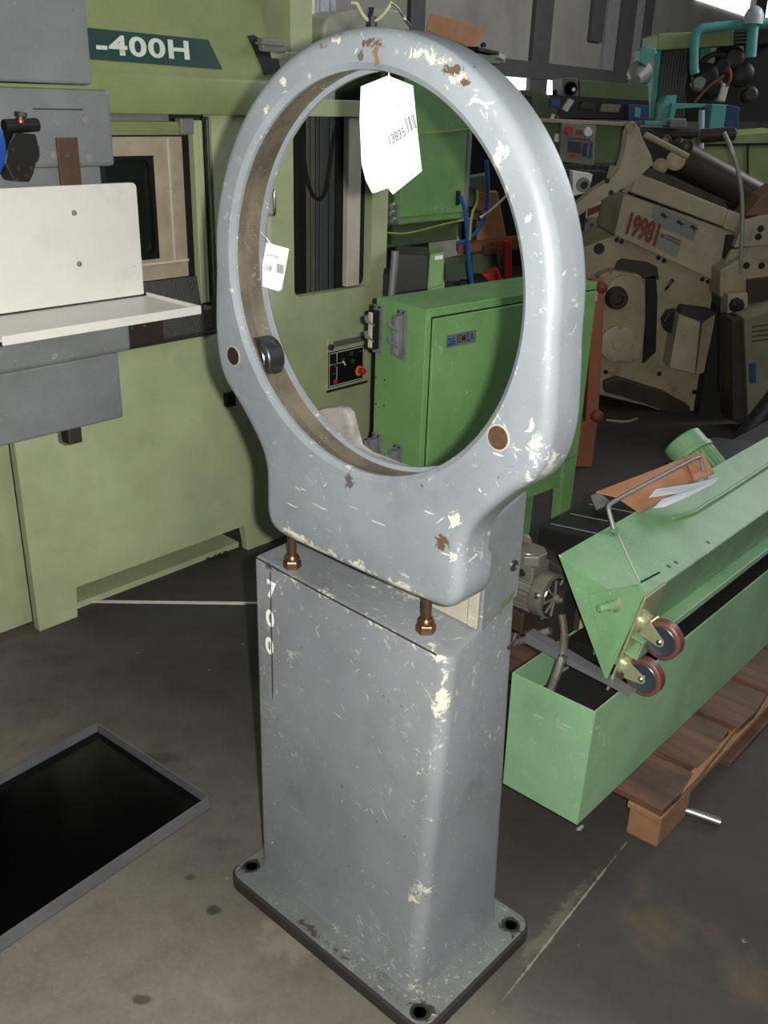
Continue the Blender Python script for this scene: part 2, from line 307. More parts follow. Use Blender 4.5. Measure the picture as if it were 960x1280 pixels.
OFF = {}
def V3(p): return Vector((float(p[0]), float(p[1]), float(p[2])))
class MB:
    def __init__(s): s.bm = bmesh.new()
    def _bev(s, geom_before, r, seg=2):
        es = [e for e in s.bm.edges if e not in geom_before]
        if r > 0: bmesh.ops.bevel(s.bm, geom=es, offset=r, segments=seg, affect='EDGES', profile=0.5)
    def box(s, x0, x1, y0, y1, z0, z1, r=0.0, seg=2):
        before = set(s.bm.edges)
        vs_ = [s.bm.verts.new((x, y, z)) for x in (x0, x1) for y in (y0, y1) for z in (z0, z1)]
        for f in ((0, 1, 3, 2), (4, 6, 7, 5), (0, 4, 5, 1), (2, 3, 7, 6), (0, 2, 6, 4), (1, 5, 7, 3)):
            s.bm.faces.new([vs_[i] for i in f])
        s._bev(before, r, seg); return s
    def prism(s, pts, d, r=0.0, seg=2):
        """polygon of 3D points swept by the vector d"""
        before = set(s.bm.edges); d = V3(d)
        a = [s.bm.verts.new(V3(p)) for p in pts]; b = [s.bm.verts.new(V3(p) + d) for p in pts]; n = len(a)
        s.bm.faces.new(a); s.bm.faces.new(list(reversed(b)))
        for i in range(n): s.bm.faces.new((a[i], b[i], b[(i + 1) % n], a[(i + 1) % n]))
        s._bev(before, r, seg); return s
    def loft(s, loops, cap=True, closed=True, loopclose=False):
        L = [[s.bm.verts.new(V3(p)) for p in lp] for lp in loops]; n = len(L[0])
        rng = range(len(L)) if loopclose else range(len(L) - 1)
        for i in rng:
            A, B = L[i], L[(i + 1) % len(L)]
            for j in range(n if closed else n - 1):
                s.bm.faces.new((A[j], A[(j + 1) % n], B[(j + 1) % n], B[j]))
        if cap and not loopclose:
            s.bm.faces.new(list(reversed(L[0]))); s.bm.faces.new(L[-1])
        return s
    def lathe(s, p, axis, prof, n=24, cap=True):
        """prof: list of (distance along the axis, radius)"""
        ax = V3(axis).normalized(); u = ax.orthogonal().normalized(); v = ax.cross(u); p = V3(p)
        loops = [[p + ax * t + (u * math.cos(2 * math.pi * k / n) + v * math.sin(2 * math.pi * k / n)) * max(r, 1e-4) for k in range(n)] for t, r in prof]
        return s.loft(loops, cap)
    def cyl(s, p, q, r, n=16, r2=None):
        p = V3(p); q = V3(q); h = (q - p).length; r2 = r if r2 is None else r2
        c = min(r, r2) * 0.08
        return s.lathe(p, q - p, [(0, r - c), (c, r), (h - c, r2), (h, r2 - c)], n)
    def tube(s, pts, r, n=8, smooth=0):
        pts = [V3(p) for p in pts]
        for _ in range(smooth):
            q = [pts[0]]
            for a, b in zip(pts, pts[1:]): q += [a * .75 + b * .25, a * .25 + b * .75]
            pts = q + [pts[-1]]
        loops = []; t = (pts[1] - pts[0]).normalized(); u = t.orthogonal().normalized()
        for i, p in enumerate(pts):
            t = ((pts[min(i + 1, len(pts) - 1)] - pts[max(i - 1, 0)])).normalized()
            u = (u - t * u.dot(t)).normalized(); v = t.cross(u)
            rr = r(i / (len(pts) - 1)) if callable(r) else r
            loops.append([p + (u * math.cos(2 * math.pi * k / n) + v * math.sin(2 * math.pi * k / n)) * rr for k in range(n)])
        return s.loft(loops)
    def hexa(s, p, axis, r, h):
        return s.lathe(p, axis, [(0, r), (h * .8, r), (h, r * .86)], 6)
    def build(s, name, mat, parent=None, frame=None, label=None, smooth=False, base=None):
        bmesh.ops.remove_doubles(s.bm, verts=s.bm.verts, dist=1e-6)
        bmesh.ops.recalc_face_normals(s.bm, faces=s.bm.faces)
        if parent is not None: off = OFF[parent.name]
        else:
            if base is None:
                xs = [v.co for v in s.bm.verts]
                base = ((min(c.x for c in xs) + max(c.x for c in xs)) / 2, (min(c.y for c in xs) + max(c.y for c in xs)) / 2, min(c.z for c in xs))
            off = base
        bmesh.ops.translate(s.bm, verts=s.bm.verts, vec=-V3(off))
        me = bpy.data.meshes.new(name); s.bm.to_mesh(me); s.bm.free()
        for mm in (mat if isinstance(mat, list) else [mat]): me.materials.append(mm)
        o = bpy.data.objects.new(name, me); COL.objects.link(o)
        if smooth:
            for p in me.polygons: p.use_smooth = True
            md = o.modifiers.new('split', 'EDGE_SPLIT'); md.split_angle = R(38)
        OFF[o.name] = off
        if parent is not None: o.parent = parent
        else: o.matrix_world = frame.mat(off)
        if label: o['label'] = label
        return o
def thing(name, label, cat, frame, base, group=None):
    o = bpy.data.objects.new(name, None); COL.objects.link(o); o.empty_display_size = 0.1
    o.matrix_world = frame.mat(base); OFF[o.name] = base
    return tag(o, label, cat, group)
def tag(o, label, cat, group=None):
    o['label'] = label; o['category'] = cat
    if group: o['group'] = group
    return o
def struct(o): o['kind'] = 'structure'; return o
def lettering(txt, mat, parent, org, xdir, ydir, height, name='lettering', depth=0.0006, bold=0.0, spacing=1.0, shear=0.0, sx=1.0):
    """raised letters lying on the plane (xdir, ydir) at org, in the frame of the parent's thing"""
    cu = bpy.data.curves.new('txt', 'FONT'); cu.body = txt; cu.size = 1.0; cu.extrude = 0.0; cu.offset = bold
    cu.space_character = spacing; cu.shear = shear; cu.fill_mode = 'FRONT'
    tmp = bpy.data.objects.new('txt', cu); COL.objects.link(tmp)
    dg = bpy.context.evaluated_depsgraph_get(); me = bpy.data.meshes.new_from_object(tmp.evaluated_get(dg))
    bpy.data.objects.remove(tmp); bpy.data.curves.remove(cu)
    k = height / 0.72
    X = V3(xdir).normalized(); Y = V3(ydir).normalized(); N = X.cross(Y); o3 = V3(org) - V3(OFF[parent.name])
    bm = bmesh.new(); bm.from_mesh(me); bpy.data.meshes.remove(me)
    for v in bm.verts: v.co = o3 + X * (v.co.x * k * sx) + Y * (v.co.y * k) + N * depth
    me = bpy.data.meshes.new(name); bm.to_mesh(me); bm.free(); me.materials.append(mat)
    o = bpy.data.objects.new(name, me); COL.objects.link(o); o.parent = parent; OFF[o.name] = OFF[parent.name]
    return o
def lerp(a, b, t): return tuple(a[i] * (1 - t) + b[i] * t for i in range(3))
def rrect(x0, x1, z0, z1, r, y, n=5):
    out = []
    for cx, cz, a0 in ((x1 - r, z1 - r, 0), (x0 + r, z1 - r, 90), (x0 + r, z0 + r, 180), (x1 - r, z0 + r, 270)):
        for k in range(n + 1):
            a = R(a0 + 90 * k / n); out.append((cx + r * math.cos(a), y, cz + r * math.sin(a)))
    return out

# ================================================================== SETTING
W0 = Frame(0, 0, 0)
b = MB(); b.box(-9, 16, -3, 26, -0.12, 0.0); struct(b.build('floor', M['floor'], frame=W0, base=(0, 0, 0)))
FW = Frame(2.6, 14.0, 57)          # far wall of the hall
# wall: precast panels above a low strip of daylight
zb1, zb0 = FW.v(700, 99, 0)[2], FW.v(700, 124, 0)[2]
for i, (xa, xb, za, zb_) in enumerate(((-9, 26, 0, zb0), (-9, 26, zb1, 7.0))):
    b = MB(); b.box(xa, xb, 0, 0.25, za, zb_)
    struct(b.build('wall_back', M['wallgrey'], frame=FW, base=(0, 0, za)))
b = MB(); b.box(-9, 26, 0.10, 0.16, zb0, zb1); struct(b.build('window_1', M['daylight'], frame=FW, base=(0, 0.1, zb0)))
b = MB(); b.box(-9, 26, -0.06, 0.0, zb1 - 0.02, zb1 + 0.16); struct(b.build('trim_1', M['walldark'], frame=FW, base=(0, 0, zb1)))
def wall_px(px, py, y=0): return FW.v(px, py, y)
def pilaster(px0, px1, y=-0.25, mat='walldark', ztop=7.0, zlow=0.0, name='column'):
    a = FW.v(px0, 60, y)[0]; c = FW.v(px1, 60, y)[0]
    b = MB(); b.box(a, c, y, 0.0, zlow, ztop); return struct(b.build(name, M[mat], frame=FW))
M['wallpale'] = plain('pale_wall_rib', (150, 150, 146), 0.7)
pilaster(512, 530, -0.04, 'walldark', zlow=zb1 + .2, name='trim_2')
pilaster(666, 688, -0.05, 'walldark', name='trim_3')
pilaster(737, 752, -0.05, 'walldark', zlow=2.4, ztop=4.3, name='trim_4')
pilaster(755, 771, -0.04, 'wallpale', name='trim_5')
pilaster(772, 790, -0.07, 'walldark', name='trim_6')
pilaster(791, 800, -0.08, 'wallpale', name='trim_7')
pilaster(801, 812, -0.06, 'walldark', name='trim_8')
# upper window band at the right (sloping sill line in perspective)
pa = FW.v(880, 2, -0.02); pb = FW.v(936, 22, -0.02)
zl = (pa[2] + pb[2]) / 2
b = MB(); b.box(FW.v(868, 10, -.02)[0], 26, -0.03, 0.02, zl, 7.2); struct(b.build('window_2', M['daylight'], frame=FW))
pa = FW.v(940, 20, -.1)[0]; b = MB(); b.box(pa, pa + .8, -0.14, -0.03, zl, 7.2); struct(b.build('trim_9', M['walldark'], frame=FW))
# the wall panel on the left behind the machining centre
FM = Frame(-1.097, 2.623, 48)

# ================================================================== STEADY REST (pedestal + ring)
FP = Frame(0.097, 1.264, -42)      # y = 0 is the ring / box front
YB = 0.0
BX0, BX1, BY0, BY1 = -0.487, 0.0, 0.008, 0.285
FB = Frame(0.097, 1.264, -44.4)    # the box is a touch skewed to the ring
SR = thing('steady_rest', 'tall grey steady rest, big open ring bolted on a chipped rectangular pedestal', 'machine part', FP, (-0.24, 0.14, 0))
# --- pedestal box built in its own slightly turned frame, written in FP coordinates
_d1, _d2 = R(-2.4), R(4.5)
def _mix(a, c, t): return a + (c - a) * t
def fb(p):
    # the old weldment is not quite true: the side faces lean a little
    u = (p[0] - BX0) / (BX1 - BX0); v = (p[1] - BY0) / (BY1 - BY0); t = min(p[2] / .8, 1.0)
    x = p[0] + u * ((1 - v) * _mix(-.022, .014, t) + v * _mix(0, -.026, t)); y = p[1] - u * v * .010 * t
    return _fb((x, y, p[2]))
def _fb(p): return (p[0] * math.cos(_d1) - p[1] * math.sin(_d2), p[0] * math.sin(_d1) + p[1] * math.cos(_d2), p[2])
def boxpts(z, ins=0.0): return [fb((BX0 + ins, BY0 + ins, z)), fb((BX1 - ins, BY0 + ins, z)), fb((BX1 - ins, BY1 - ins, z)), fb((BX0 + ins, BY1 - ins, z))]
def rounded_loop(z, r, rr, y1=BY1, front_only=False):
    out = []
    for cx, cy, a0 in ((BX1 - rr, y1 - rr, 0), (BX0 + rr * .6, y1 - rr, 90), (BX0 + rr * .4, BY0 + rr * .4, 180), (BX1 - rr, BY0 + rr, 270)):
        for k in range(7):
            a = R(a0 + 15 * k); q = rr if cx == BX1 - rr else rr * .4
            out.append(fb((cx + (q - r) * math.cos(a), cy + (q - r) * math.sin(a), z)))
    return out
TOPZ = 0.80
b = MB(); b.loft([rounded_loop(0.034, -0.004, .03), rounded_loop(0.05, 0, .03), rounded_loop(TOPZ - .008, 0, .03), rounded_loop(TOPZ - .002, .0025, .03), rounded_loop(TOPZ, .008, .03)])
pbox = b.build('pedestal_box', M['grey_box'], SR, smooth=True)
# weld groove along the top front edge and rust streak down the left of the front
b = MB(); b.tube([fb((BX0 + .01, BY0 + .002, TOPZ - .002)), fb((BX0 + .2, BY0 + .001, TOPZ - .003)), fb((BX1 - .03, BY0 + .001, TOPZ - .002))], .0016, 6)
b.build('weld_seam', M['edge_dirt'], pbox)
# upright behind the ring
PY0 = 0.120
b = MB()
up = [(BX0 + .004, TOPZ - .01), (BX1 - .0005, TOPZ - .01), (BX1 - .0005, 1.0), (BX1 - .10, 1.0), (BX1 - .15, .95), (BX0 + .004, .95)]
b.loft([[fb((x, PY0, z)) for x, z in up], [fb((x, BY1, z)) for x, z in up]])
bmesh.ops.bevel(b.bm, geom=list(b.bm.edges), offset=.006, segments=2, affect='EDGES')
b.build('upright', M['grey_box'], SR, smooth=True)
b = MB()
b.prism([fb((-.028, PY0 - .006, TOPZ + .002)), fb((-.006, PY0 - .006, TOPZ + .002)), fb((-.006, PY0 + .001, TOPZ + .002)), fb((-.028, PY0 + .001, TOPZ + .002))], (0, 0, .215), .002)
b.prism([fb((BX0 + .03, PY0 - .003, TOPZ + .002)), fb((-.03, PY0 - .003, TOPZ + .002)), fb((-.03, PY0 + .001, TOPZ + .002)), fb((BX0 + .03, PY0 + .001, TOPZ + .002))], (0, 0, .20), .001)
b.build('guide_face', M['post_inner'], SR)
b = MB(); q = fb((.0005, .245, .87)); b.lathe(q, FP.ex * 0 + np.array([1, .02, 0]), [(0, .011), (.004, .010), (.005, .006), (.002, .005)], 16)
b.build('plug_screw', M['bearing'], SR)
b = MB(); q0 = fb((.0004, .25, .70)); q1 = fb((.0004, .283, .715)); b.tube([q0, fb((.001, .27, .703)), q1], .004, 6, 1); b.build('paint_smear', M['edge_dirt'], pbox)
# base plate with rounded corners and corner holes
PX0, PX1, PYa, PYb = -0.528, 0.043, -0.040, 0.318
def plate_loop(z, ins, r=.035):
    out = []
    for cx, cy, a0 in ((PX1 - r, PYb - r, 0), (PX0 + r, PYb - r, 90), (PX0 + r, PYa + r, 180), (PX1 - r, PYa + r, 270)):
        for k in range(7):
            a = R(a0 + 15 * k); out.append((cx + (r - ins) * math.cos(a), cy + (r - ins) * math.sin(a), z))
    return out
b = MB(); b.loft([plate_loop(0, .003), plate_loop(.004, 0), plate_loop(.030, 0), plate_loop(.0355, .005)])
for f in list(b.bm.faces): f.material_index = 1
for f in b.bm.faces:
    if all(v.co.z > .0354 for v in f.verts): f.material_index = 0
bp = b.build('base_plate', [M['grey_plate'], M['edge_dirt']], SR)
for hx, hy in ((PX0 + .028, PYa + .048), (PX1 - .032, PYb - .040), (PX1 - .035, PYa + .030), (PX0 + .035, PYb - .04)):
    b = MB(); b.lathe((hx, hy, .0356), (0, 0, 1), [(0, .019), (.0012, .018), (.0012, .0135), (-.0, .0125)], 24)
    b.build('bolt_hole', M['dark'], bp)
# --- ring casting
CX, CZ = -0.212, 1.347
Y0, T = 0.015, 0.080
half = []
for k in range(0, 37):
    a = R(90 - 5 * k * .97); half.append((0.3455 * math.cos(a), 0.3455 * math.sin(a)))
half = [p for p in half if p[1] > -0.02]
half += [(.3485, -.045), (.352, -.085), (.3545, -.125), (.353, -.155), (.346, -.190), (.334, -.214), (.315, -.232), (.297, -.247), (.272, -.273), (.247, -.302), (.232, -.325), (.224, -.350), (.224, -.385), (.2255, -.425), (.221, -.450), (.207, -.466), (.187, -.472), (.10, -.474), (0, -.475)]
out = half + [(-x, z) for x, z in reversed(half[1:-1])]
# resample evenly
def resample(P, n):
    P = P + [P[0]]; d = [0]
    for a, c in zip(P, P[1:]): d.append(d[-1] + math.hypot(c[0] - a[0], c[1] - a[1]))
    res = []; j = 0
    for i in range(n):
        t = d[-1] * i / n
        while d[j + 1] < t: j += 1
        f = (t - d[j]) / (d[j + 1] - d[j]); res.append((P[j][0] * (1 - f) + P[j + 1][0] * f, P[j][1] * (1 - f) + P[j + 1][1] * f))
    return res
OUT = resample(out, 288); n = len(OUT)
for _ in range(2): OUT = [((OUT[i - 1][0] + 2 * OUT[i][0] + OUT[(i + 1) % n][0]) / 4, (OUT[i - 1][1] + 2 * OUT[i][1] + OUT[(i + 1) % n][1]) / 4) for i in range(n)]
NRM = []
for i in range(n):
    dx = OUT[(i + 1) % n][0] - OUT[i - 1][0]; dz = OUT[(i + 1) % n][1] - OUT[i - 1][1]; h = math.hypot(dx, dz); NRM.append((-dz / h, dx / h))
s_ = 1 if NRM[0][0] * OUT[0][0] + NRM[0][1] * OUT[0][1] > 0 else -1
NRM = [(a * s_, c * s_) for a, c in NRM]
def outer(ins, y, extra=0.0): 
    res = []
    for (x, z), (nx, nz) in zip(OUT, NRM):
        k = extra if z < -.385 else 0
        res.append((CX + x - nx * ins, y + k, CZ + z - nz * ins))
    return res
def inner(r, y):
    res = []
    for x, z in OUT:
        h = math.hypot(x, z); res.append((CX + x / h * r, y, CZ + z / h * r))
    return res
rf, rb = .020, .012
loops = [inner(.2925, Y0 + .007), inner(.3010, Y0), outer(rf + .001, Y0)]
for k in range(1, 8):
    a = R(90 * k / 7); loops.append(outer(rf * (1 - math.sin(a)), Y0 + rf * (1 - math.cos(a))))
for k in range(0, 5):
    a = R(90 * k / 4); loops.append(outer(rb * (1 - math.cos(a)), Y0 + T - rb * (1 - math.sin(a)), .010))
loops += [inner(.302, Y0 + T), inner(.297, Y0 + T - .001), inner(.2935, Y0 + T - .005), inner(.2935, Y0 + T - .011), inner(.301, Y0 + T - .013), inner(.306, Y0 + .040), inner(.300, Y0 + .036), inner(.2985, Y0 + .016), inner(.2925, Y0 + .013)]
b = MB(); b.loft(loops, loopclose=True)
nl = len(loops)
for f in b.bm.faces:
    c = f.calc_center_median(); r_ = math.hypot(c.x - CX, c.z - CZ)
    if r_ < .3085 and Y0 + .0118 < c.y < Y0 + T - .0122: f.material_index = 1
ring = b.build('ring_casting', [M['grey'], M['bore']], SR, smooth=True)
# bare-metal dents of the upper rim
# roller bearing low on the left of the bore, pins, sockets
def rp(ang, r): return (CX + r * math.cos(R(ang)), CZ + r * math.sin(R(ang)))
px_, pz_ = FP.v(292, 445, Y0)[0], FP.v(292, 445, Y0)[2]
b = MB(); b.lathe((px_, Y0 - .0005, pz_), (0, 1, 0), [(0, .0165), (-.001, .0155), (-.001, .0135), (.003, .0125)], 24)
pin = b.build('roller_pin', M['brownpin'], SR, smooth=True, label='dark oily roller pin')
px2, pz2 = FP.v(623, 547, Y0)[0], FP.v(623, 547, Y0)[2]
b = MB(); b.lathe((px2, Y0 - .0005, pz2), (0, 1, 0), [(0, .0175), (-.0015, .0165), (-.0015, .0150), (.001, .0142)], 24)
b.build('roller_pin', M['rust'], SR, smooth=True, label='rusty brown roller pin')
b = MB(); q = FP.v(637, 573, Y0); b.lathe((q[0], Y0 - .0005, q[2]), (0, 1, 0), [(0, .0125), (-.001, .0115), (-.0012, .004)], 18); b.build('filled_hole', M['grey'], SR, smooth=True)
b = MB(); c0 = FP.v(335, 443, Y0 + .035)
rl = (px_ + .034, pz_ - .002)
b.lathe((rl[0], Y0 + .022, rl[1]), (0, 1, 0), [(0, .020), (.0, .034), (.002, .036), (.034, .036), (.036, .034), (.036, .020), (.030, .014), (.006, .014)], 40, cap=True)
b.build('roller', M['bearing'], SR, smooth=True)
b = MB(); b.lathe((rl[0], Y0 + .0215, rl[1]), (0, 1, 0), [(0, .0235), (-.0012, .0225), (-.0012, .013), (.004, .012)], 30); b.build('roller_washer', M['steel'], SR, smooth=True)
b = MB(); b.lathe((rl[0] - .004, Y0 + .010, rl[1] + .012), (1, 0, 0), [(0, .003), (.004, .003), (.006, .001)], 10); b.build('grease_nipple', M['rust'], SR)
for (x_, z_, r_) in ((px_, pz_, .0168), (px2, pz2, .0178)):
    MB().lathe((x_, Y0 - .0004, z_), (0, -1, 0), [(0, r_ + .0018), (.0008, r_ + .0014), (.0010, r_ - .0012)], 28, cap=False).build('pin_rim', M['post_inner'], SR, smooth=True)
# --- cast bracket behind the bottom of the bore
hp = [FP.v(px, py, .112) for px, py in ((388, 519), (398, 513.5), (415, 508.5), (430, 506), (438, 508), (444, 515), (448, 530), (450, 547), (453, 557))]
arc = []
for k in range(9):
    a = R(-112 + k * 4.0); arc.append((CX + .305 * math.cos(a), .112, CZ + .305 * math.sin(a)))
hp2 = [hp[0][:1] + (.112, .98)] + [(x, .112, z) for x, y, z in hp]
tail = [(-.26, .112, 1.047), (-.20, .112, 1.048), (-.13, .112, 1.047), (-.08, .112, 1.045), (-.08, .112, .98)]
tail = [t for t in tail if t[0] > hp2[-1][0] + .004]
b = MB(); b.prism(hp2 + tail, (0, -.018, 0), .003); b.build('back_bracket', M['bracket'], SR, smooth=True)
# --- levelling bolts between pedestal and ring
for (bx, by) in ((378, 703), (530, 790)):
    q = FP.h(bx, by, TOPZ)
    q = (q[0], Y0 + T / 2 - .004, TOPZ)
    bt = MB().cyl((q[0], q[1], TOPZ + .012), (q[0], q[1], CZ - .472), .0085, 16).build('levelling_bolt', M['copper'], SR, smooth=True)
    MB().hexa((q[0], q[1], TOPZ), (0, 0, 1), .017, .015).lathe((q[0], q[1], TOPZ + .015), (0, 0, 1), [(0, .0145), (.007, .0135), (.011, .0105)], 20).build('hex_nut', M['copper'], bt, smooth=True)
q = fb((-.035, .095, TOPZ)); MB().cyl((q[0] - .02, .088, CZ - .482), (q[0] - .02, .088, CZ - .466), .008, 12).build('stud', M['rust'], SR)
# --- white painted mark 700 down the left of the pedestal face
for ch, (px, py), hgt in (('7', (334.5, 744), .035), ('0', (333.5, 779), .034), ('0', (333, 813), .034)):
    q = FB.v(px, py, BY0); lettering(ch, M['white'], pbox, fb((q[0], BY0, q[2])), (math.cos(_d1), math.sin(_d1), 0), (0, 0, 1), hgt, 'painted_digit', .0008, .045, sx=1.0)
q0 = FB.v(338.0, 712, BY0); b = MB()
b.prism([fb((q0[0] - .0012, BY0 - .0012, TOPZ - .015)), fb((q0[0] + .0012, BY0 - .0012, TOPZ - .015)), fb((q0[0] + .002, BY0 - .0012, .52)), fb((q0[0] - .001, BY0 - .0012, .50))], (0, .002, 0)); b.build('rust_streak', M['rust'], pbox)
# --- wire hook on the crown
def fpv(px, py, y): return FP.v(px, py, y)
yk = Y0 + .045
b = MB(); b.tube([fpv(440, 3, yk), fpv(447, 4, yk), fpv(452, 16, yk), fpv(458, 24, yk), fpv(464, 27, yk), fpv(470, 26, yk), fpv(478, 20, yk), fpv(486, 10, yk), fpv(490, 2, yk)], .0022, 8, 2)
b.build('hook_wire', M['zinc'], SR, smooth=True)
b = MB(); q = fpv(466, 33, yk); b.cyl((q[0], yk, CZ + .340), (q[0], yk, q[2] + .012), .006, 12); b.build('hook_stud', M['black'], SR)
b = MB(); b.tube([fpv(487, 4, yk), fpv(495, 8, yk), fpv(500, 14, yk), fpv(507, 26, yk), fpv(512, 32, yk + .02)], .002, 8, 2); b.build('retaining_wire', M['steel'], SR, smooth=True)
# --- tags (stand free, hung with string)
yt = Y0 + .030
def ftag(pts, y): return [FP.v(px, py, y) for px, py in pts]
T1 = ftag([(485, 94.5), (516, 107), (520, 150), (527, 214), (491, 243), (483, 233), (470, 200), (468, 140), (466, 108)], yt)
tg = thing('price_tag', 'large folded white paper tag numbered 13835 hanging inside the top of the ring', 'tag', FP, (T1[0][0], yt, T1[4][2]))
MB().prism(T1, (0, .0006, 0)).build('front_leaf', M['white'], tg)
T2 = ftag([(485, 94.5), (451, 108), (449.5, 150), (452, 205), (457, 225), (465, 241), (484, 234), (485, 180)], yt + .006)
MB().prism(T2, (.004, .0006, 0)).build('back_leaf', M['white'], tg)
def tag_text(s, a, c, hgt, mat='ink', par=tg, y=yt, **kw):
    A = np.array(FP.v(a[0], a[1], y)); C = np.array(FP.v(c[0], c[1], y)); d = C - A; u = np.array([-d[2], 0, d[0]])
    return lettering(s, M[mat], par, A + np.array([0, -.0008, 0]), d, u, hgt, **kw)
tag_text('13835', (487, 182), (509, 169), .0125, 'ink', sx=.82, bold=.015)
tag_text('IT. TOOLS FOR TURNING 50', (479, 144), (516, 126), .0042, 'inkdark', sx=.62)
tag_text('.. .......', (502, 191), (515, 182), .004)
A = np.array(FP.v(511, 166, yt)); C = np.array(FP.v(522, 160, yt)); d = C - A; d[1] = 0; u = np.array([-d[2], 0, d[0]]); L_ = np.linalg.norm(d)
b = MB()
for k, wv in enumerate((.10, .05, .12, .05, .08, .13)):
    s0 = k * .165; p0 = A + d * s0; p1 = A + d * (s0 + wv); uu = u * 1.15
    b.prism([p0 + (0, -.0009, 0), p1 + (0, -.0009, 0), p1 + uu + (0, -.0009, 0), p0 + uu + (0, -.0009, 0)], (0, .0004, 0))
b.build('barcode', M['ink'], tg)
MB().tube([(T1[0][0], yt, T1[0][2] - .006), (T1[0][0] + .002, yt, T1[0][2] + .003), (T1[0][0], Y0 + .03, CZ + .2995)], .0008, 6).build('string', M['white'], tg)
y2 = Y0 + .058
T3 = ftag([(333, 303), (361, 311), (352, 362), (348, 364), (328, 358), (328, 330)], y2)
tg2 = thing('price_tag', 'small white tag numbered 11169 hanging at the left inside edge of the ring', 'tag', FP, (T3[0][0], y2, T3[2][2]))
MB().prism(T3, (0, .0006, 0)).build('tag_card', M['white'], tg2)
tag_text('11169', (330, 337), (345, 340), .0095, par=tg2, y=y2, sx=.66, bold=.02)
tag_text('TOOLS FOR TURNING', (333, 319), (357, 325), .0036, 'inkdark', par=tg2, y=y2, sx=.66)
A = np.array(FP.v(346.5, 340.5, y2)); C = np.array(FP.v(355, 342.5, y2)); d = C - A; u = np.array([-d[2], 0, d[0]])
b = MB()
for k in range(6):
    p0 = A + d * (k * .17); p1 = p0 + d * (.07 + .04 * (k % 2)); uu = u * .85
    b.prism([p0 + (0, -.0009, 0), p1 + (0, -.0009, 0), p1 + uu + (0, -.0009, 0), p0 + uu + (0, -.0009, 0)], (0, .0004, 0))
b.build('barcode', M['ink'], tg2)
q = FP.v(341, 308, y2); MB().tube([(q[0], y2 - .001, q[2]), (q[0] - .01, y2 - .004, q[2] + .012), (CX - .2975, Y0 + .068, q[2] + .018)], .0008, 6).build('string', M['white'], tg2)

# ================================================================== GREEN MACHINING CENTRE (left and behind)
MC = thing('machining_center', 'large olive green machine tool enclosure with a dark 400H sign on its hood', 'machine', FM, (0.7, 0.4, 0))
SK = 0.866      # top of the lower skirt
def P(x, z, y=0.0): return (x, y, z)
# lower skirt panel with toe-kick notch
b = MB(); b.prism([P(0, 0), P(.137, 0), P(.141, .113), P(.853, .113), P(.865, 0), P(1.60, 0), P(1.60, SK), P(0, SK)], (0, .035, 0), .003)
b.build('skirt_panel', M['green_mach'], MC)
b = MB(); b.prism([(.138, .050, 0), (.86, .050, 0), (.86, .16, 0), (.138, .16, 0)], (0, 0, .022)); b.box(.138, .862, .15, .18, .0, .18); b.build('toe_kick', M['green_mach'], MC)
b = MB(); b.box(-.125, .015, .07, .11, .004, SK + .06, .003); b.build('skirt_panel', M['green_mach'], MC, label='narrow green side panel set back')
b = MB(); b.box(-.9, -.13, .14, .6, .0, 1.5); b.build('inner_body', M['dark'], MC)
# upper body to the right of the doorway: with the window opening
WX0, WX1, WZ0, WZ1 = 1.113, 1.513, .937, 1.55
XD = .768
YP = -.004
b = MB()
b.box(XD, WX0, YP, .035, SK, 1.545); b.box(WX1, 1.602, YP, .035, SK, 1.545)
b.prism([P(WX0, SK, YP), P(WX1, SK, YP)] + [P(WX1 - .028 + .028 * math.cos(R(a)), WZ0 + .028 - .028 * math.sin(R(a)), YP) for a in (0, 30, 60, 90)] + [P(WX0 + .028 - .028 * math.sin(R(a)), WZ0 + .028 - .028 * math.cos(R(a)), YP) for a in (0, 30, 60, 90)], (0, .039, 0))
b.build('front_panel', M['green_mach'], MC)
b = MB(); b.box(WX0 - .004, WX1 + .004, .037, .041, SK + .03, 1.56); b.build('window_pane', M['glass'], MC)
b = MB(); b.box(1.393, 1.462, .006, .034, WZ0 + .006, 1.545, .004); b.build('window_bar', M['creamwhite'], MC, label='off-white vertical bar inside the window')
# cavity behind the pane
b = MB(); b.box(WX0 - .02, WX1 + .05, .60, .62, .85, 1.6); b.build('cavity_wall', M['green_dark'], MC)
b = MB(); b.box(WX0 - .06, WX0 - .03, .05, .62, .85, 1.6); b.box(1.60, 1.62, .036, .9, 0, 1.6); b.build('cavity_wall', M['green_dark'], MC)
b = MB(); b.box(1.36, 1.60, .25, .5, .85, 1.6, .01); b.build('spindle_column', M['darkbrown'], MC)
b = MB()
for k in range(3): b.box(1.24 + k * .055, 1.287 + k * .055, .36, .40, 1.32, 1.57, .004)
b.build('telescopic_cover', M['dull_steel'], MC)
b = MB(); b.box(1.20, 1.42, .34, .46, .9, 1.31, .004); b.build('slide_cover', M['green_mach'], MC)
b = MB(); b.tube([FM.v(px, py, .22) for px, py in ((376, 150), (378, 180), (382, 215), (388, 240), (397, 251), (406, 244), (411, 215), (415, 180), (420, 158), (432, 140))], .008, 8, 2); b.build('coolant_hose', M['darkbrown'], MC, smooth=True)
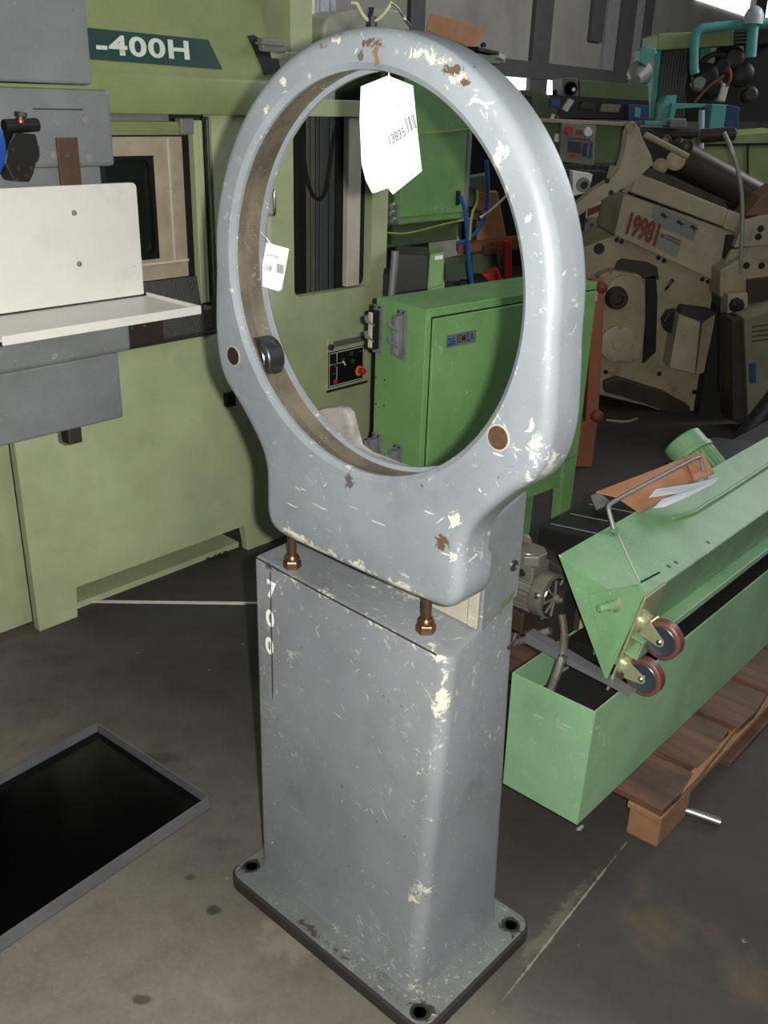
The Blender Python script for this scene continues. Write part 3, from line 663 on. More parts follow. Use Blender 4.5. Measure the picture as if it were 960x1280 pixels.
# door edge, handle
b = MB(); b.box(.985, 1.003, -.012, -.002, SK + .05, 1.33, .002); b.build('door_edge_strip', M['creamwhite'], MC)
ha, hb = FM.v(340, 236, -.03), FM.v(341, 269, -.03)
b = MB(); b.tube([(ha[0], -.004, ha[2]), (ha[0], -.034, ha[2]), (ha[0] + .001, -.04, ha[2] - .01), (hb[0], -.04, hb[2] + .01), (hb[0], -.034, hb[2]), (hb[0], -.004, hb[2])], .0055, 10, 1); b.build('door_handle', M['steel'], MC, smooth=True)
for (px, py) in ((337, 398), (337, 412)): q = FM.v(px, py, -.004); MB().cyl((q[0], -.02, q[2]), (q[0], -.002, q[2]), .006, 8).build('latch_stud', M['dull_steel'], MC)
# hood: lower lip, slanted front with the sign, back
HX1 = 1.02
HS = (0, -.0, 1)
hood_sec = [(-.03, 1.545), (-.03, 1.648), (-.018, 1.662), (.16, 2.25), (.9, 2.25), (.9, 1.545)]
def hood(x0, x1): 
    b = MB(); b.prism([(x0, y, z) for y, z in hood_sec], (x1 - x0, 0, 0), .006, 2); return b
# right end is cut off on a slant: taper the upper corner
b = hood(-.3, HX1)
for v in b.bm.verts:
    if v.co.x > HX1 - .02: v.co.x += max(0, 1.66 - v.co.z) * .45
b.build('hood', M['green_hood'], MC, smooth=True)
hn = (0, -.957, .29)
def onhood(px, py): 
    return FM.hit(px, py, (0, -.0185, 1.662), (0, -(2.25 - 1.662), .178))
sg = [onhood(60, 30), onhood(260, 50), onhood(277.5, 87), onhood(60, 70)]
nn = np.array([0, -.957, .29])
b = MB(); b.prism([np.array(p) + nn * .0005 for p in sg], nn * .002); sgn = b.build('sign_plate', M['teal_sign'], MC)
a = np.array(onhood(122, 63)); c = np.array(onhood(250, 77)); a = a + nn * .003
up = np.array([0, .178, .588]); 
lettering('-400H', M['sign_text'], sgn, onhood(119.5, 67), (1, 0, 0), up, .052, depth=.004, bold=.03, shear=.10, sx=1.62, spacing=1.1)
# dark panel on the hood stands in for a notch's shade; grey terminal box
b = MB(); q = [onhood(309, 45), onhood(316, 44), onhood(345, 62), onhood(350, 90), onhood(331, 94)]
b.prism([np.array(p) + nn * .001 for p in q], nn * .003); b.build('hood_opening_shade', M['dark'], MC)
b = MB(); q = onhood(333, 56); b.box(q[0] - .04, q[0] + .06, -.02, .05, q[2] - .022, q[2] + .018, .006); b.box(q[0] - .05, q[0] + .05, -.03, .02, q[2] - .002, q[2] + .006, .002); b.build('terminal_box', M['dull_steel'], MC)
# post and aluminium column beside the hood
xa = FM.v(356, 40, .03)[0]; xb = FM.v(383, 40, .03)[0]
b = MB(); b.box(xa, xb, .0, .3, 1.545, 2.3, .004); b.build('side_post', M['green_mach'], MC)
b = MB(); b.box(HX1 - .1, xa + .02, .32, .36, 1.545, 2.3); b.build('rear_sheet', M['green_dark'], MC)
# lintel under the hood to the window
b = MB(); b.box(HX1 - .02, 1.61, -.006, .30, 1.545, 1.60, .003); b.box(HX1, xa + .03, -.006, .2, 1.59, 1.74, .004); b.build('lintel', M['green_mach'], MC)
# door opening (left): rail, frame, glass, bellows
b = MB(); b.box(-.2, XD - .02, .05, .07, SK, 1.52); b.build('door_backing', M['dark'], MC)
b = MB(); b.box(-.2, .70, .012, .05, 1.487, 1.525, .002); b.box(-.2, .70, .004, .012, 1.500, 1.506); b.build('door_rail', M['green_hood'], MC)
b = MB(); b.box(.655, .705, -.002, .03, 1.49, 1.535, .003); b.build('rail_bracket', M['dull_steel'], MC)
b = MB(); b.box(.702, .722, .0, .03, SK + .1, 1.53, .003); b.box(.728, .742, .006, .03, SK + .1, 1.53, .003); b.build('slide_channel', M['green_mach'], MC)
b = MB(); b.box(.752, .760, -.004, .02, SK + .12, 1.54, .002); b.build('chrome_strip', M['steel'], MC)
DX0, DX1, DZ0, DZ1 = .20, .672, 1.058, 1.482
gx0, gx1, gz0, gz1 = .25, .560, 1.125, 1.428
dr = thing  # (door pieces are parts of the machine)
def frame_with_hole(X0, X1, Z0, Z1, hole, y0, y1):
    """rectangular plate with a rounded opening"""
    n = len(hole); cx = sum(p[0] for p in hole) / n; cz = sum(p[2] for p in hole) / n
    outl = []
    for p in hole:
        dx, dz = p[0] - cx, p[2] - cz
        k = min(((X1 - cx) / dx if dx > 1e-9 else (X0 - cx) / dx if dx < -1e-9 else 1e9), ((Z1 - cz) / dz if dz > 1e-9 else (Z0 - cz) / dz if dz < -1e-9 else 1e9))
        outl.append((cx + dx * k, cz + dz * k))
    # snap to the nearest corners
    for X, Z in ((X0, Z0), (X1, Z0), (X0, Z1), (X1, Z1)):
        i = min(range(n), key=lambda i: (outl[i][0] - X) ** 2 + (outl[i][1] - Z) ** 2); outl[i] = (X, Z)
    b = MB(); h0 = [(p[0], y0, p[2]) for p in hole]; h1 = [(p[0], y1, p[2]) for p in hole]
    o0 = [(x, y0, z) for x, z in outl]; o1 = [(x, y1, z) for x, z in outl]
    b.loft([h0, o0, o1, h1], loopclose=True); return b
hole = rrect(gx0, gx1, gz0, gz1, .035, 0, 6)
db = frame_with_hole(DX0, DX1, DZ0, DZ1, hole, .022, .045); door = db.build('sliding_door', M['cream'], MC)
frame_with_hole(gx0 - .001, gx1 + .001, gz0 - .001, gz1 + .001, rrect(gx0 + .010, gx1 - .012, gz0 + .010, gz1 - .010, .03, 0, 6), .017, .03).build('window_seal', M['glass_rim'], door)
b = MB(); b.box(gx0, gx1, .034, .038, gz0, gz1); b.build('door_glass', M['glassdark'], door)
b = MB(); b.box(.612, .619, .014, .022, DZ0 + .05, DZ1, .001); b.box(DX0, DX1, .014, .022, DZ0 + .048, DZ0 + .055, .001); b.build('door_bead', M['creamwhite'], door)
b = MB(); b.box(.25, .49, .012, .024, DZ0 - .005, DZ0 + .052, .002); b.build('door_bottom_plate', M['dark'], door)
b = MB(); b.prism([(.30, .02, 1.055), (.30, -.012, SK + .005), (.30, .04, SK), (.30, .04, 1.055)], (.41, 0, 0)); b.build('ribbed_apron', M['bellows'], MC)
b = MB(); b.box(.35, .512, -.05, .02, SK + .012, SK + .10, .003); bb = b.build('guide_block', M['darkbrown'], MC)
for x in (.395, .44): MB().lathe((x, -.0505, SK + .072), (0, -1, 0), [(0, .006), (.002, .005), (.002, .002)], 12).build('block_screw', M['steel'], bb)
b = MB(); b.box(.30, .75, -.018, .03, SK - .004, SK + .010, .002); b.build('sill_strip', M['edge_dirt'], MC)
# dark angle clip seen left of the ring
q = FM.v(285, 500, 0); b = MB(); b.box(q[0] - .02, q[0] + .02, -.02, .0, q[2] - .02, q[2] + .03, .002); b.build('side_clip', M['black'], MC)
# operator panel
a0 = FM.v(407, 433, -.004); a1 = FM.v(462, 425, -.004); z_t = FM.v(407, 433, -.004)[2] + .0; z_b = FM.v(407, 490, -.004)[2]
x0, x1 = a0[0], 1.508
zt = z_t + .028
b = MB(); b.box(x0, x1, -.014, -.003, z_b, zt, .003); op = b.build('operator_panel', M['green_mach'], MC)
MB().box(x0 + .003, x1 - .035, -.0165, -.0138, z_b + .018, zt - .052, .001).build('black_face', M['black'], op)
fz0, fz1, fx0, fx1 = z_b + .018, zt - .052, x0 + .003, x1 - .035
b = MB(); e = .004
for (xa_, xb_, za_, zb_) in ((fx0 + e, fx1 - e, fz1 - e - .002, fz1 - e), (fx0 + e, fx1 - e, fz0 + e, fz0 + e + .002), (fx0 + e, fx0 + e + .002, fz0 + e, fz1 - e), (fx1 - e - .002, fx1 - e, fz0 + e, fz1 - e), (fx0 + .045, fx0 + .047, fz0 + e, fz1 - e), (fx0 + e, fx0 + .09, fz1 - .05, fz1 - .0485)): b.box(xa_, xb_, -.0172, -.0165, za_, zb_)
b.build('panel_line', M['white'], op)
def knob(x, z, r, h, mat, name, par, y=-.0165): 
    return MB().lathe((x, y, z), (0, -1, 0), [(0, r * .9), (h * .3, r), (h * .8, r), (h, r * .7)], 20).build(name, M[mat], par, smooth=True)
W_ = fx1 - fx0; H_ = fz1 - fz0
knob(fx0 + W_ * .17, fz0 + H_ * .62, .0085, .008, 'greenbtn', 'green_button', op)
knob(fx0 + W_ * .66, fz0 + H_ * .62, .0085, .008, 'greenbtn', 'green_button', op)
knob(fx0 + W_ * .18, fz0 + H_ * .13, .0105, .010, 'red', 'red_button', op)
MB().lathe((fx0 + W_ * .86, -.0165, fz0 + H_ * .28), (0, -1, 0), [(0, .021), (.002, .021), (.0025, .013)], 24).build('yellow_collar', M['yellow'], op)
knob(fx0 + W_ * .88, fz0 + H_ * .28, .0135, .028, 'red', 'emergency_stop', op)
b = MB(); cx_, cz_ = fx0 + W_ * .42, fz0 + H_ * .60; b.prism([(cx_ - .008, -.019, cz_ + .012), (cx_ - .004, -.019, cz_ + .013), (cx_ + .010, -.019, cz_ - .006), (cx_ + .006, -.019, cz_ - .009)], (0, .003, 0)); b.build('selector_pointer', M['white'], op)
for fx, fz in ((.60, .86), (.58, .80), (.84, .84), (.1, .36), (.36, .72)):
    b = MB(); b.box(fx0 + W_ * fx, fx0 + W_ * fx + .018, -.0172, -.0165, fz0 + H_ * fz, fz0 + H_ * fz + .003); b.build('printed_mark', M['badge'], op)
MB().box(x0 + .03, x1 - .03, -.016, -.013, zt - .036, zt - .012, .001).build('name_strip', M['badge'], op)
knob(x0 + .010, zt - .030, .0125, .014, 'rust', 'brass_knob', op); knob(x1 - .010, zt - .012, .0125, .014, 'steel', 'chrome_knob', op)
MB().box(x0, x1 - .01, -.015, -.009, z_b - .002, z_b + .008).build('lower_seal', M['edge_dirt'], op)
# right-hand rear electrical box of the machining centre, seen through the ring
FE = Frame(*(FM.w((1.62, .10, 0))[:2]), 48)
def E(px, py, y=0): return FE.v(px, py, y)
ex0, ex1 = E(497, 250)[0], E(579, 250)[0]
ez0 = (E(497, 306)[2] + E(578, 286)[2]) / 2
EZT = E(540, 74)[2]
EB = thing('electrical_box', 'tall dark green electrical box seen through the ring behind the hanging tag', 'electrical cabinet', FE, ((ex0 + ex1) / 2, .15, ez0))
MB().box(ex0, ex1, 0, .35, ez0 + .06, EZT, .008).build('box_body', M['green_cab'], EB)
b = MB(); b.box(ex0 + .004, ex1 - .006, -.008, 0, ez0 + .09, EZT - .01, .003); eb = b.build('box_door', M['green_cab'], EB)
q = E(570, 247); MB().box(q[0] - .012, q[0] + .012, -.016, -.007, q[2] - .03, q[2] + .03, .002).build('door_latch', M['black'], eb)
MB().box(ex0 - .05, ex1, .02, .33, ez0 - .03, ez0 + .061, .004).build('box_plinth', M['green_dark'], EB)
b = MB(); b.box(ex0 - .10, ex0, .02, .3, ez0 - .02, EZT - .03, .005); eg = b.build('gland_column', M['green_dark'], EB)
for (px, py) in ((487, 258), (486, 267), (488, 276)):
    q = E(px, py, .02); MB().lathe((q[0] - .0, .02, q[2]), (0, -1, 0), [(0, .016), (.02, .016), (.024, .009), (.05, .009)], 16).build('cable_gland', M['dull_steel'], eg, smooth=True)
MB().box(ex1 - .004, ex1 + .025, -.01, .05, ez0 + .05, EZT, .004).build('edge_profile', M['dull_steel'], EB)
MB().box(ex0 + .02, ex1 - .1, .1, .34, 0, ez0 - .03).build('support_frame', M['dark'], EB)
b = MB(); b.tube([E(484, 291, -.02), E(495, 292, -.02), E(508, 292, -.02), E(530, 287, -.02), E(555, 280, -.03), E(590, 273, -.02)], .004, 6, 1); b.build('earth_wire', M['yellowcord'], EB)
b = MB(); b.tube([E(520, 167, -.03), E(545, 165.5, -.03), E(590, 161, -.02)], .003, 6, 1); b.build('tie_cord', M['yellowcord'], EB)
# aluminium extrusion column behind the hood
FA = Frame(*(FM.w((1.18, .25, 0))[:2]), 48)
q0 = FA.v(382, 50)[0]; q1 = FA.v(419, 50)[0]; wd = q1 - q0
AL = thing('aluminium_column', 'ribbed silver aluminium column rising behind the top left of the ring', 'column', FA, ((q0 + q1) / 2, .05, 0))
MB().box(q0, q1, .01, .12, 0, 2.4).build('column_core', M['alu'], AL)
for k, (a_, c_, mt) in enumerate(((0, .12, 'alu_pale'), (.16, .30, 'alu_pale'), (.34, .44, 'alu'), (.48, .78, 'alu'), (.83, 1.0, 'alu'))):
    MB().box(q0 + wd * a_, q0 + wd * c_, -.004, .012, 0, 2.4, .003).build('column_rib', M[mt], AL)

# ================================================================== GREY HEAD WITH THE WHITE TRAY (left foreground)
FG = Frame(*(FM.w((0, -.5, 0))[:2]), 48)
GH = thing('machine_head', 'grey painted machine head at the left edge carrying a white splash plate with tray', 'machine', FG, (-.1, .1, 0))
b = MB(); b.box(-1.2, .070, .02, .34, 1.615, 2.3, .006); b.build('upper_housing', M['greymach'], GH)
b = MB(); b.box(-1.2, .100, .0, .30, 1.441, 1.606, .010); cp = b.build('cover_plate', M['greymach'], GH)
b = MB(); b.box(-1.2, .066, .012, .28, 1.36, 1.442, .004); b.build('lower_housing', M['greymach'], GH)
b = MB(); b.box(.066, .11, .06, .2, 1.39, 1.45, .004); b.lathe((.09, .058, 1.425), (0, -1, 0), [(0, .010), (.004, .009), (.004, .005)], 16); b.build('side_bracket', M['black'], GH)
for (px, py) in ((106, 150), (110, 197), (66, 194)):
    q = FG.v(px, py, 0); b = MB(); b.lathe((q[0], 0, q[2]), (0, -1, 0), [(0, .009), (.003, .0085), (.003, .0055), (.001, .005)], 18); b.build('socket_screw', M['dull_steel'], cp, smooth=True)
q0 = FG.v(41, 136, 0); q1 = FG.v(104, 137, 0); MB().box(q0[0], q1[0], -.001, .003, q0[2] - .0012, q0[2] + .0012).build('slot', M['dark'], cp)
# rusty strip
q0 = FG.v(70, 172, -.01); q1 = FG.v(98, 230, -.01)
b = MB(); b.box(q0[0], q0[0] + .051, -.014, -.006, q1[2] - .03, q0[2], .001); st = b.build('rusty_strip', M['rust'], GH)
q = FG.v(87, 195, -.014); MB().lathe((q[0], -.014, q[2]), (0, -1, 0), [(0, .008), (.003, .008), (.003, .005), (.006, .004)], 16).build('strip_screw', M['steel'], st, smooth=True)
# white splash plate with rounded corner + tray
zt0, zt1 = 1.140, 1.405
b = MB(); r = .012
b.prism([(-1.2, -.02, zt0)] + [(.139, -.02, zt0)] + [(.139 - r + r * math.cos(R(a)), -.02, zt1 - r + r * math.sin(R(a))) for a in (0, 30, 60, 90)] + [(-1.2, -.02, zt1)], (0, .014, 0), .0012)
wp = b.build('splash_plate', M['whitepaint'], GH)
for (px, py) in ((92.5, 266), (99, 330)):
    q = FG.v(px, py, -.02); MB().lathe((q[0], -.02, q[2]), (0, -1, 0), [(0, .0065), (.003, .006), (.0032, .0035), (.0012, .003)], 16).build('plate_screw', M['dull_steel'], wp, smooth=True)
yf = -.232
b = MB(); b.box(-.36, .145, yf, -.02, zt0 - .008, zt0 - .004); tr = b.build('tray', M['whitepaint'], GH, label='white shallow tray with low lips')
lipf = .020
MB().box(-.345, .150, yf - .006, yf, zt0 - .016, zt0 - .016 + lipf, .0015).build('tray_lip', M['whitepaint'], tr)
MB().box(.144, .150, yf, -.02, zt0 - .016, zt0 - .016 + lipf, .0015).build('tray_lip', M['whitepaint'], tr)
MB().box(-.33, .11, -.20, -.01, zt0 - .024, zt0 - .010, .002).build('tray_support', M['edge_dirt'], tr)
MB().box(-1.2, .100, -.006, .25, 1.0, 1.125, .010).build('front_cover', M['greymach'], GH)
MB().box(-1.2, .068, .006, .24, .826, .999, .006).build('lower_cover', M['greymach'], GH)
q = FG.v(131, 435, -.006); MB().lathe((q[0], -.006, q[2]), (0, -1, 0), [(0, .008), (.003, .0075), (.003, .005), (.001, .0045)], 18).build('socket_screw', M['dull_steel'], GH, smooth=True)
q = FG.v(93, 545, .02); MB().box(q[0] - .020, q[0] + .018, .012, .05, .785, .83, .004).build('drain_block', M['edge_dirt'], GH)
q = FG.v(103, 405, -.02); MB().box(q[0] - .03, q[0] + .028, -.03, -.005, 1.083, 1.12, .002).build('bracket_foot', M['darkbrown'], GH)
MB().box(-1.2, -.55, .02, .35, 0, .9, .01).build('machine_base', M['greymach'], GH)
# pneumatic valve block
def G(px, py, y=-.03): return FG.v(px, py, y)
va = thing('valve_assembly', 'small oily black valve assembly with brass fittings mounted on the grey head', 'valve', FG, G(28, 222, -.01))
b = MB(); p = [G(*q, -.05) for q in ((18, 165), (46, 168), (50, 190), (40, 215), (38, 228), (18, 227), (5, 203), (10, 185))]; b.prism(p, (0, .05, 0), .004); b.build('valve_body', M['black'], va)
b = MB(); q0 = G(5, 158, -.035); q1 = G(47, 156, -.035); b.cyl(q0, q1, .014, 16); b.build('valve_spool', M['black'], va, smooth=True)
b = MB(); b.cyl(G(26, 152, -.035), G(26, 141, -.035), .010, 12); b.cyl(G(26, 146, -.035), G(26, 140, -.035), .013, 6); vb = b.build('top_fitting', M['darkbrown'], va)
MB().cyl(G(26, 154, -.05), G(26, 150, -.05), .006, 10).build('red_ring', M['red'], vb)
for (px, py) in ((15, 187), (22, 210), (38, 210), (20, 224), (31, 219)): MB().lathe(G(px, py, -.051), (0, -1, 0), [(0, .005), (.004, .0045), (.004, .002)], 12).build('brass_fitting', M['copper'], va, smooth=True)
b = MB(); b.tube([G(48, 182, -.03), G(49, 195, -.03), G(46, 203, -.03), G(38, 203, -.03)], .0018, 6, 1); b.build('thin_wire', M['black'], va)
bd = G(-41, 182, -.12); tag(MB().lathe(bd, (0, 1, 0), [(0, .02), (0, .075), (.006, .083), (.03, .083), (.034, .078), (.034, .02)], 40).build('blue_disc', M['blue'], frame=FG, smooth=True), 'bright blue round plastic edge peeking in at the left border', 'cover')

# ================================================================== CONTROL CABINET
FC = Frame(.1035, 2.69, 43.2)
a = FC.v(533, 387); zt = a[2]; q = FC.v(747, 354); cw = q[0]
zb = FC.v(712, 575)[2]
dd = .214
CB = thing('control_cabinet', 'leaf green control cabinet on legs with a small name badge and grey plug sockets', 'cabinet', FC, (cw / 2, dd / 2, 0))
MB().box(0, cw, 0, dd, zb, zt, .003).build('cabinet_body', M['green_cab'], CB)
b = MB(); b.box(.022, cw - .012, -.010, 0.0, zb + .012, zt - .028, .003); cd_ = b.build('cabinet_door', M['green_cab'], CB)
MB().box(.020, cw - .010, -.002, .001, zb + .008, zt - .024).build('door_gasket', M['black'], CB)
for px, py in ((540, 432), (546, 640)):
    q = FC.v(px, py, -.02); MB().cyl((.027, -.014, zt - .085), (.027, -.014, zt - .06), .005, 10).cyl((.027, -.014, zt - .107), (.027, -.014, zt - .085), .0062, 10).build('hinge', M['green_feed'], cd_, smooth=True) if px == 540 else None
q = FC.v(744, 372, -.012); MB().cyl((cw - .02, -.014, zt - .06), (cw - .02, -.014, zt - .03), .006, 10).build('hinge', M['dull_steel'], cd_, smooth=True)
# badge
q0 = FC.v(557, 435, -.01); q1 = FC.v(595, 414, -.01)
bx0, bx1 = q0[0], q1[0]; bz0, bz1 = q0[2], q0[2] + .038
bg = MB().box(bx0, bx1, -.0125, -.0098, bz0, bz1, .0005).build('name_badge', M['badge'], cd_)
lettering('IEMCA', M['inkdark'], bg, (bx0 + (bx1 - bx0) * .33, -.0125, bz0 + .009), (1, 0, 0), (0, 0, 1), .024, bold=.008, sx=.74, shear=.0, spacing=1.06)
b = MB(); u = (bx1 - bx0)
b.box(bx0 + u * .04, bx0 + u * .30, -.0132, -.0125, bz0 + .006, bz0 + .012); b.box(bx0 + u * .10, bx0 + u * .30, -.0132, -.0125, bz0 + .014, bz0 + .019); b.box(bx0 + u * .04, bx0 + u * .26, -.0132, -.0125, bz0 + .022, bz0 + .027); b.build('badge_logo', M['blue'], bg)
# legs and rail
b = MB()
for lx, name in ((0.0, 'leg'), (cw - .075, 'leg')):
    MB().prism([(lx, 0, zb), (lx + .075, 0, zb), (lx + .065, 0, 0), (lx + .015, 0, 0)], (0, .04, 0), .002).build('leg', M['green_cab'], CB)
    MB().prism([(lx, dd - .04, zb), (lx + .075, dd - .04, zb), (lx + .065, dd - .04, 0), (lx + .015, dd - .04, 0)], (0, .04, 0), .002).build('leg', M['green_cab'], CB)
b.bm.free()
MB().box(.05, cw - .05, .012, .03, zb - .10, zb - .0, .002).build('apron_rail', M['green_cab'], CB)
# plug sockets on the end face: local x = 0 plane, y towards the back
def ES(px, py): 
    q = FC.sx(px, py, 0.0); return q[1], q[2]
def socket(c, hgt, open_, name='plug_socket'):
    y, z = c; w_ = .040
    b = MB(); b.box(-.006, 0, y - w_ / 2 - .003, y + w_ / 2 - .003, z - hgt / 2 - .014, z + hgt / 2 + .014, .001); p = b.build(name, M['connector'], CB)
    MB().box(-.030, -.006, y - w_ / 2 + .006, y + w_ / 2 - .006, z - hgt / 2, z + hgt / 2, .004).build('socket_housing', M['black'] if open_ else M['connector'], p)
    MB().box(-.0335, -.029, y - w_ / 2 + .011, y + w_ / 2 - .011, z - hgt / 2 + .005, z + hgt / 2 - .005, .003).build('pin_block', M['ivory'] if open_ else M['connector'], p)
    for s in ((-1, 1) if hgt > .06 else (0,)):
        zz = z + s * hgt * .2
        MB().prism([(-.012, y + w_ / 2 - .004, zz + .012), (-.034, y + w_ / 2 + .002, zz + .010), (-.046, y + .006, zz + .0), (-.036, y - w_ / 2, zz - .006), (-.030, y - w_ / 2, zz - .012), (-.030, y + w_ / 2, zz - .004)], (-.003, 0, .007), .001).build('locking_lever', M['connector'], p)
    for s in (-1, 1): MB().lathe((-.006, y + s * .010, z + hgt / 2 + .007), (-1, 0, 0), [(0, .0035), (.002, .003)], 8).build('mounting_screw', M['black'], p)
for (px, py), hg, op_ in (((472.5, 411), .118, True), ((502, 418), .118, False), ((471, 556), .05, False), ((497, 570), .05, False)): socket(ES(px, py), hg, op_)
for (px, py) in ((470, 472), (481, 475), (470, 505), (480, 507)):
    y, z = ES(px, py); MB().lathe((.0, y, z), (-1, 0, 0), [(0, .003), (.0008, .003)], 8).build('screw_hole', M['dark'], CB)

# ================================================================== GREEN TROUGH ON PALLET + BAR FEEDER
_T = W0.h(721, 1031.4, .12)
FT = Frame(_T[0], _T[1], -41.5)      # x: across (towards the right), y: along the trough, away
TW, TL_, TZ = .204, 2.35, .428
tr_ = thing('sheet_metal_trough', 'long pale green open-topped sheet metal trough standing on the wooden pallet', 'trough', FT, (-TW / 2, TL_ / 2, .12))
b = MB(); t_ = .004
b.prism([(-TW, 0, .12), (0, 0, .12), (0.006, 0, TZ), (-TW - .004, 0, TZ)], (0, t_, 0), .0008); b.build('end_wall', M['green_tr'], tr_)
MB().prism([(0, t_, .12), (.006, t_, TZ), (.006 - t_, t_, TZ), (-t_, t_, .12)], (0, TL_, 0)).build('side_wall', M['green_tr'], tr_)
MB().prism([(-TW, t_, .12), (-TW - .004, t_, TZ), (-TW - .004 + t_, t_, TZ), (-TW + t_, t_, .12)], (0, TL_, 0)).build('side_wall', M['green_tr'], tr_)
MB().box(-TW, 0, t_, TL_, .12, .124).build('trough_floor', M['black'], tr_)
MB().box(-TW + .006, -.006, .006, TL_ - .01, .13, .335).build('oily_sludge', M['dark'], tr_)
# pallet
pa = thing('pallet', 'weathered broken wooden pallet with a split corner block under the green trough', 'pallet', FT, (-.2, 1.2, 0))
ys = [.170, .345, .62, .76, 1.02, 1.16, 1.42, 1.56, 1.80, 2.1]
for y0_, y1_, xr in ((.172, .362, .116), (.372, .60, .105), (.61, .83, .112), (.84, 1.06, .108), (1.07, 1.3, .113), (1.31, 1.6, .11), (1.61, 1.9, .11), (1.91, 2.2, .11)):
    b = MB(); b.prism([(-.62, y0_, .098), (xr, y0_ + .012, .098), (xr + .004, (y0_ + y1_) / 2, .098), (xr - .008, y1_ - .004, .098), (-.62, y1_, .098)], (0, 0, .021), .003); b.build('deck_board', M['wood'], pa)
for xb_ in (-.6, -.28, .032):
    MB().box(xb_, xb_ + .088, .178, 2.2, .080, .098, .003).build('stringer_board', M['woodcut'] if xb_ > 0 else M['wood'], pa)
    for yb_ in (.185, 1.05, 2.0):
        MB().prism([(xb_ + .004, yb_, 0), (xb_ + .084, yb_ + .004, 0), (xb_ + .086, yb_ + .16, 0), (xb_ + .004, yb_ + .16, 0)], (0, 0, .080), .006).build('block', M['woodcut'] if xb_ > 0 else M['wood'], pa)
    MB().box(xb_, xb_ + .086, .6, 2.2, .0, .018, .002).build('bottom_board', M['wood'], pa)
b = MB(); b.prism([(.106, .20, .099), (.118, .23, .098), (.122, .35, .098), (.114, .52, .10), (.106, .64, .1), (.100, .4, .1)], (0, 0, .016), .002); b.build('splintered_edge', M['woodcut'], pa)
q0 = FT.h(868, 1014, .022); q1 = FT.h(901, 1028, .012)
d_ = np.array(q1) - np.array(q0)
tag(MB().cyl(np.array([q0[0], q0[1], .012]) - d_ * .8, (q1[0], q1[1], .012), .0115, 16).build('steel_rod', M['steel'], frame=FT, smooth=True), 'short bright steel rod lying on the floor beside the pallet corner', 'rod')
# bar feeder lying over the trough
BF = thing('bar_feeder', 'spotted green bar feeder body with steep end plate lying tilted over the trough', 'machine', FT, (-.1, 1.1, .43))
E1, K, E2 = (-.19, .692), (-.006, .628), (-.033, .459)
LF = 2.3
b = MB(); b.prism([(E1[0], .12, E1[1]), (K[0], .12, K[1]), (-.055, .12, .472), (-.064, .12, .472)], (0, LF, 0), .003); b.build('upper_casing', M['green_feed'], BF)
b = MB(); b.prism([(E1[0], .112, E1[1]), (.000, .112, .632), (.012, .112, .655), (.016, .112, .640), (-.035, .112, .432), (E2[0] - .008, .112, E2[1] - .01)], (0, .008, 0), .0015); ep = b.build('end_plate', M['green_feed'], BF)
b = MB(); b.box(-.175, -.075, .30, .12 + LF, .44, .50); b.build('lower_body', M['green_tr'], BF)
MB().box(-.10, -.022, .16, .12 + LF, .452, .470, .002).build('ledge', M['green_tr'], BF)
MB().box(-.165, -.07, .16, 2.2, .436, .47).build('inner_rail', M['black'], BF)
MB().prism([(-.30, .27, .56), (-.18, .27, .60), (-.03, .27, .45), (-.04, .27, .432), (-.30, .27, .432)], (0, .006, 0), .001).build('olive_gusset', M['olive'], BF)
# seam scratch, slit, holes and rod lying on the casing
def onpan(px, py, lift=0.0):
    n = (-.064 / .195, 0, -.184 / .195); n = (.064, 0, .184)
    p = FT.hit(px, py, (E1[0], 0, E1[1]), n); k = lift / .195; return (p[0] + n[0] * k, p[1], p[2] + n[2] * k)
b = MB(); b.tube([onpan(773, 669, .001), onpan(784, 695, .001), onpan(799, 727, .001)], .0013, 5); b.build('seam', M['creamwhite'], BF)
b = MB(); p0 = onpan(801, 728, .0012); p1 = onpan(824, 716, .0012); b.tube([p0, p1], .0022, 5); b.build('slit', M['black'], BF)
for (px, py) in ((836, 708), (845, 703), (885, 678)): b = MB(); q = onpan(px, py, .0); b.lathe(q, (.064, 0, .184), [(0, .0055), (.0008, .005)], 10); b.build('casing_hole', M['black'], BF)
b = MB(); b.tube([onpan(840, 650, .006), onpan(868, 642, .006), onpan(880, 634, .008), onpan(900, 622, .007), onpan(960, 583, .007), onpan(1010, 552, .007)], .005, 8); tag(b.build('bent_rod', M['green_feed'], frame=FT, smooth=True), 'thin green painted rod lying along the top of the green feeder casing', 'rod')
# handle on the upper edge
f0, f1 = (-.170, .324, .690), (-.160, .80, .688)
t0, t1 = FT.v(759, 631, .335), FT.v(876, 569, .80)
t0 = (t0[0], .335, t0[2]); t1 = (t1[0], .795, t1[2])
b = MB(); b.tube([f0, lerp(f0, t0, .55), lerp(f0, t0, .9), lerp(t0, t1, .03), lerp(t0, t1, .5), lerp(t0, t1, .97), lerp(f1, t1, .9), lerp(f1, t1, .55), f1], .0055, 10, 2); hd = b.build('grab_handle', M['dull_steel'], BF, smooth=True)
MB().lathe(f0, (0, 0, 1), [(-.002, .010), (.004, .010), (.005, .006)], 14).build('handle_foot', M['green_feed'], hd)
b = MB(); b.prism([(lambda q: (q[0], .112, q[2]))(FT.v(px, py, .112)) for px, py in ((736, 742), (800, 730), (806, 744), (761, 836), (757, 822))], (0, -.004, 0), .001); b.build('mounting_bracket', M['green_feed'], BF)
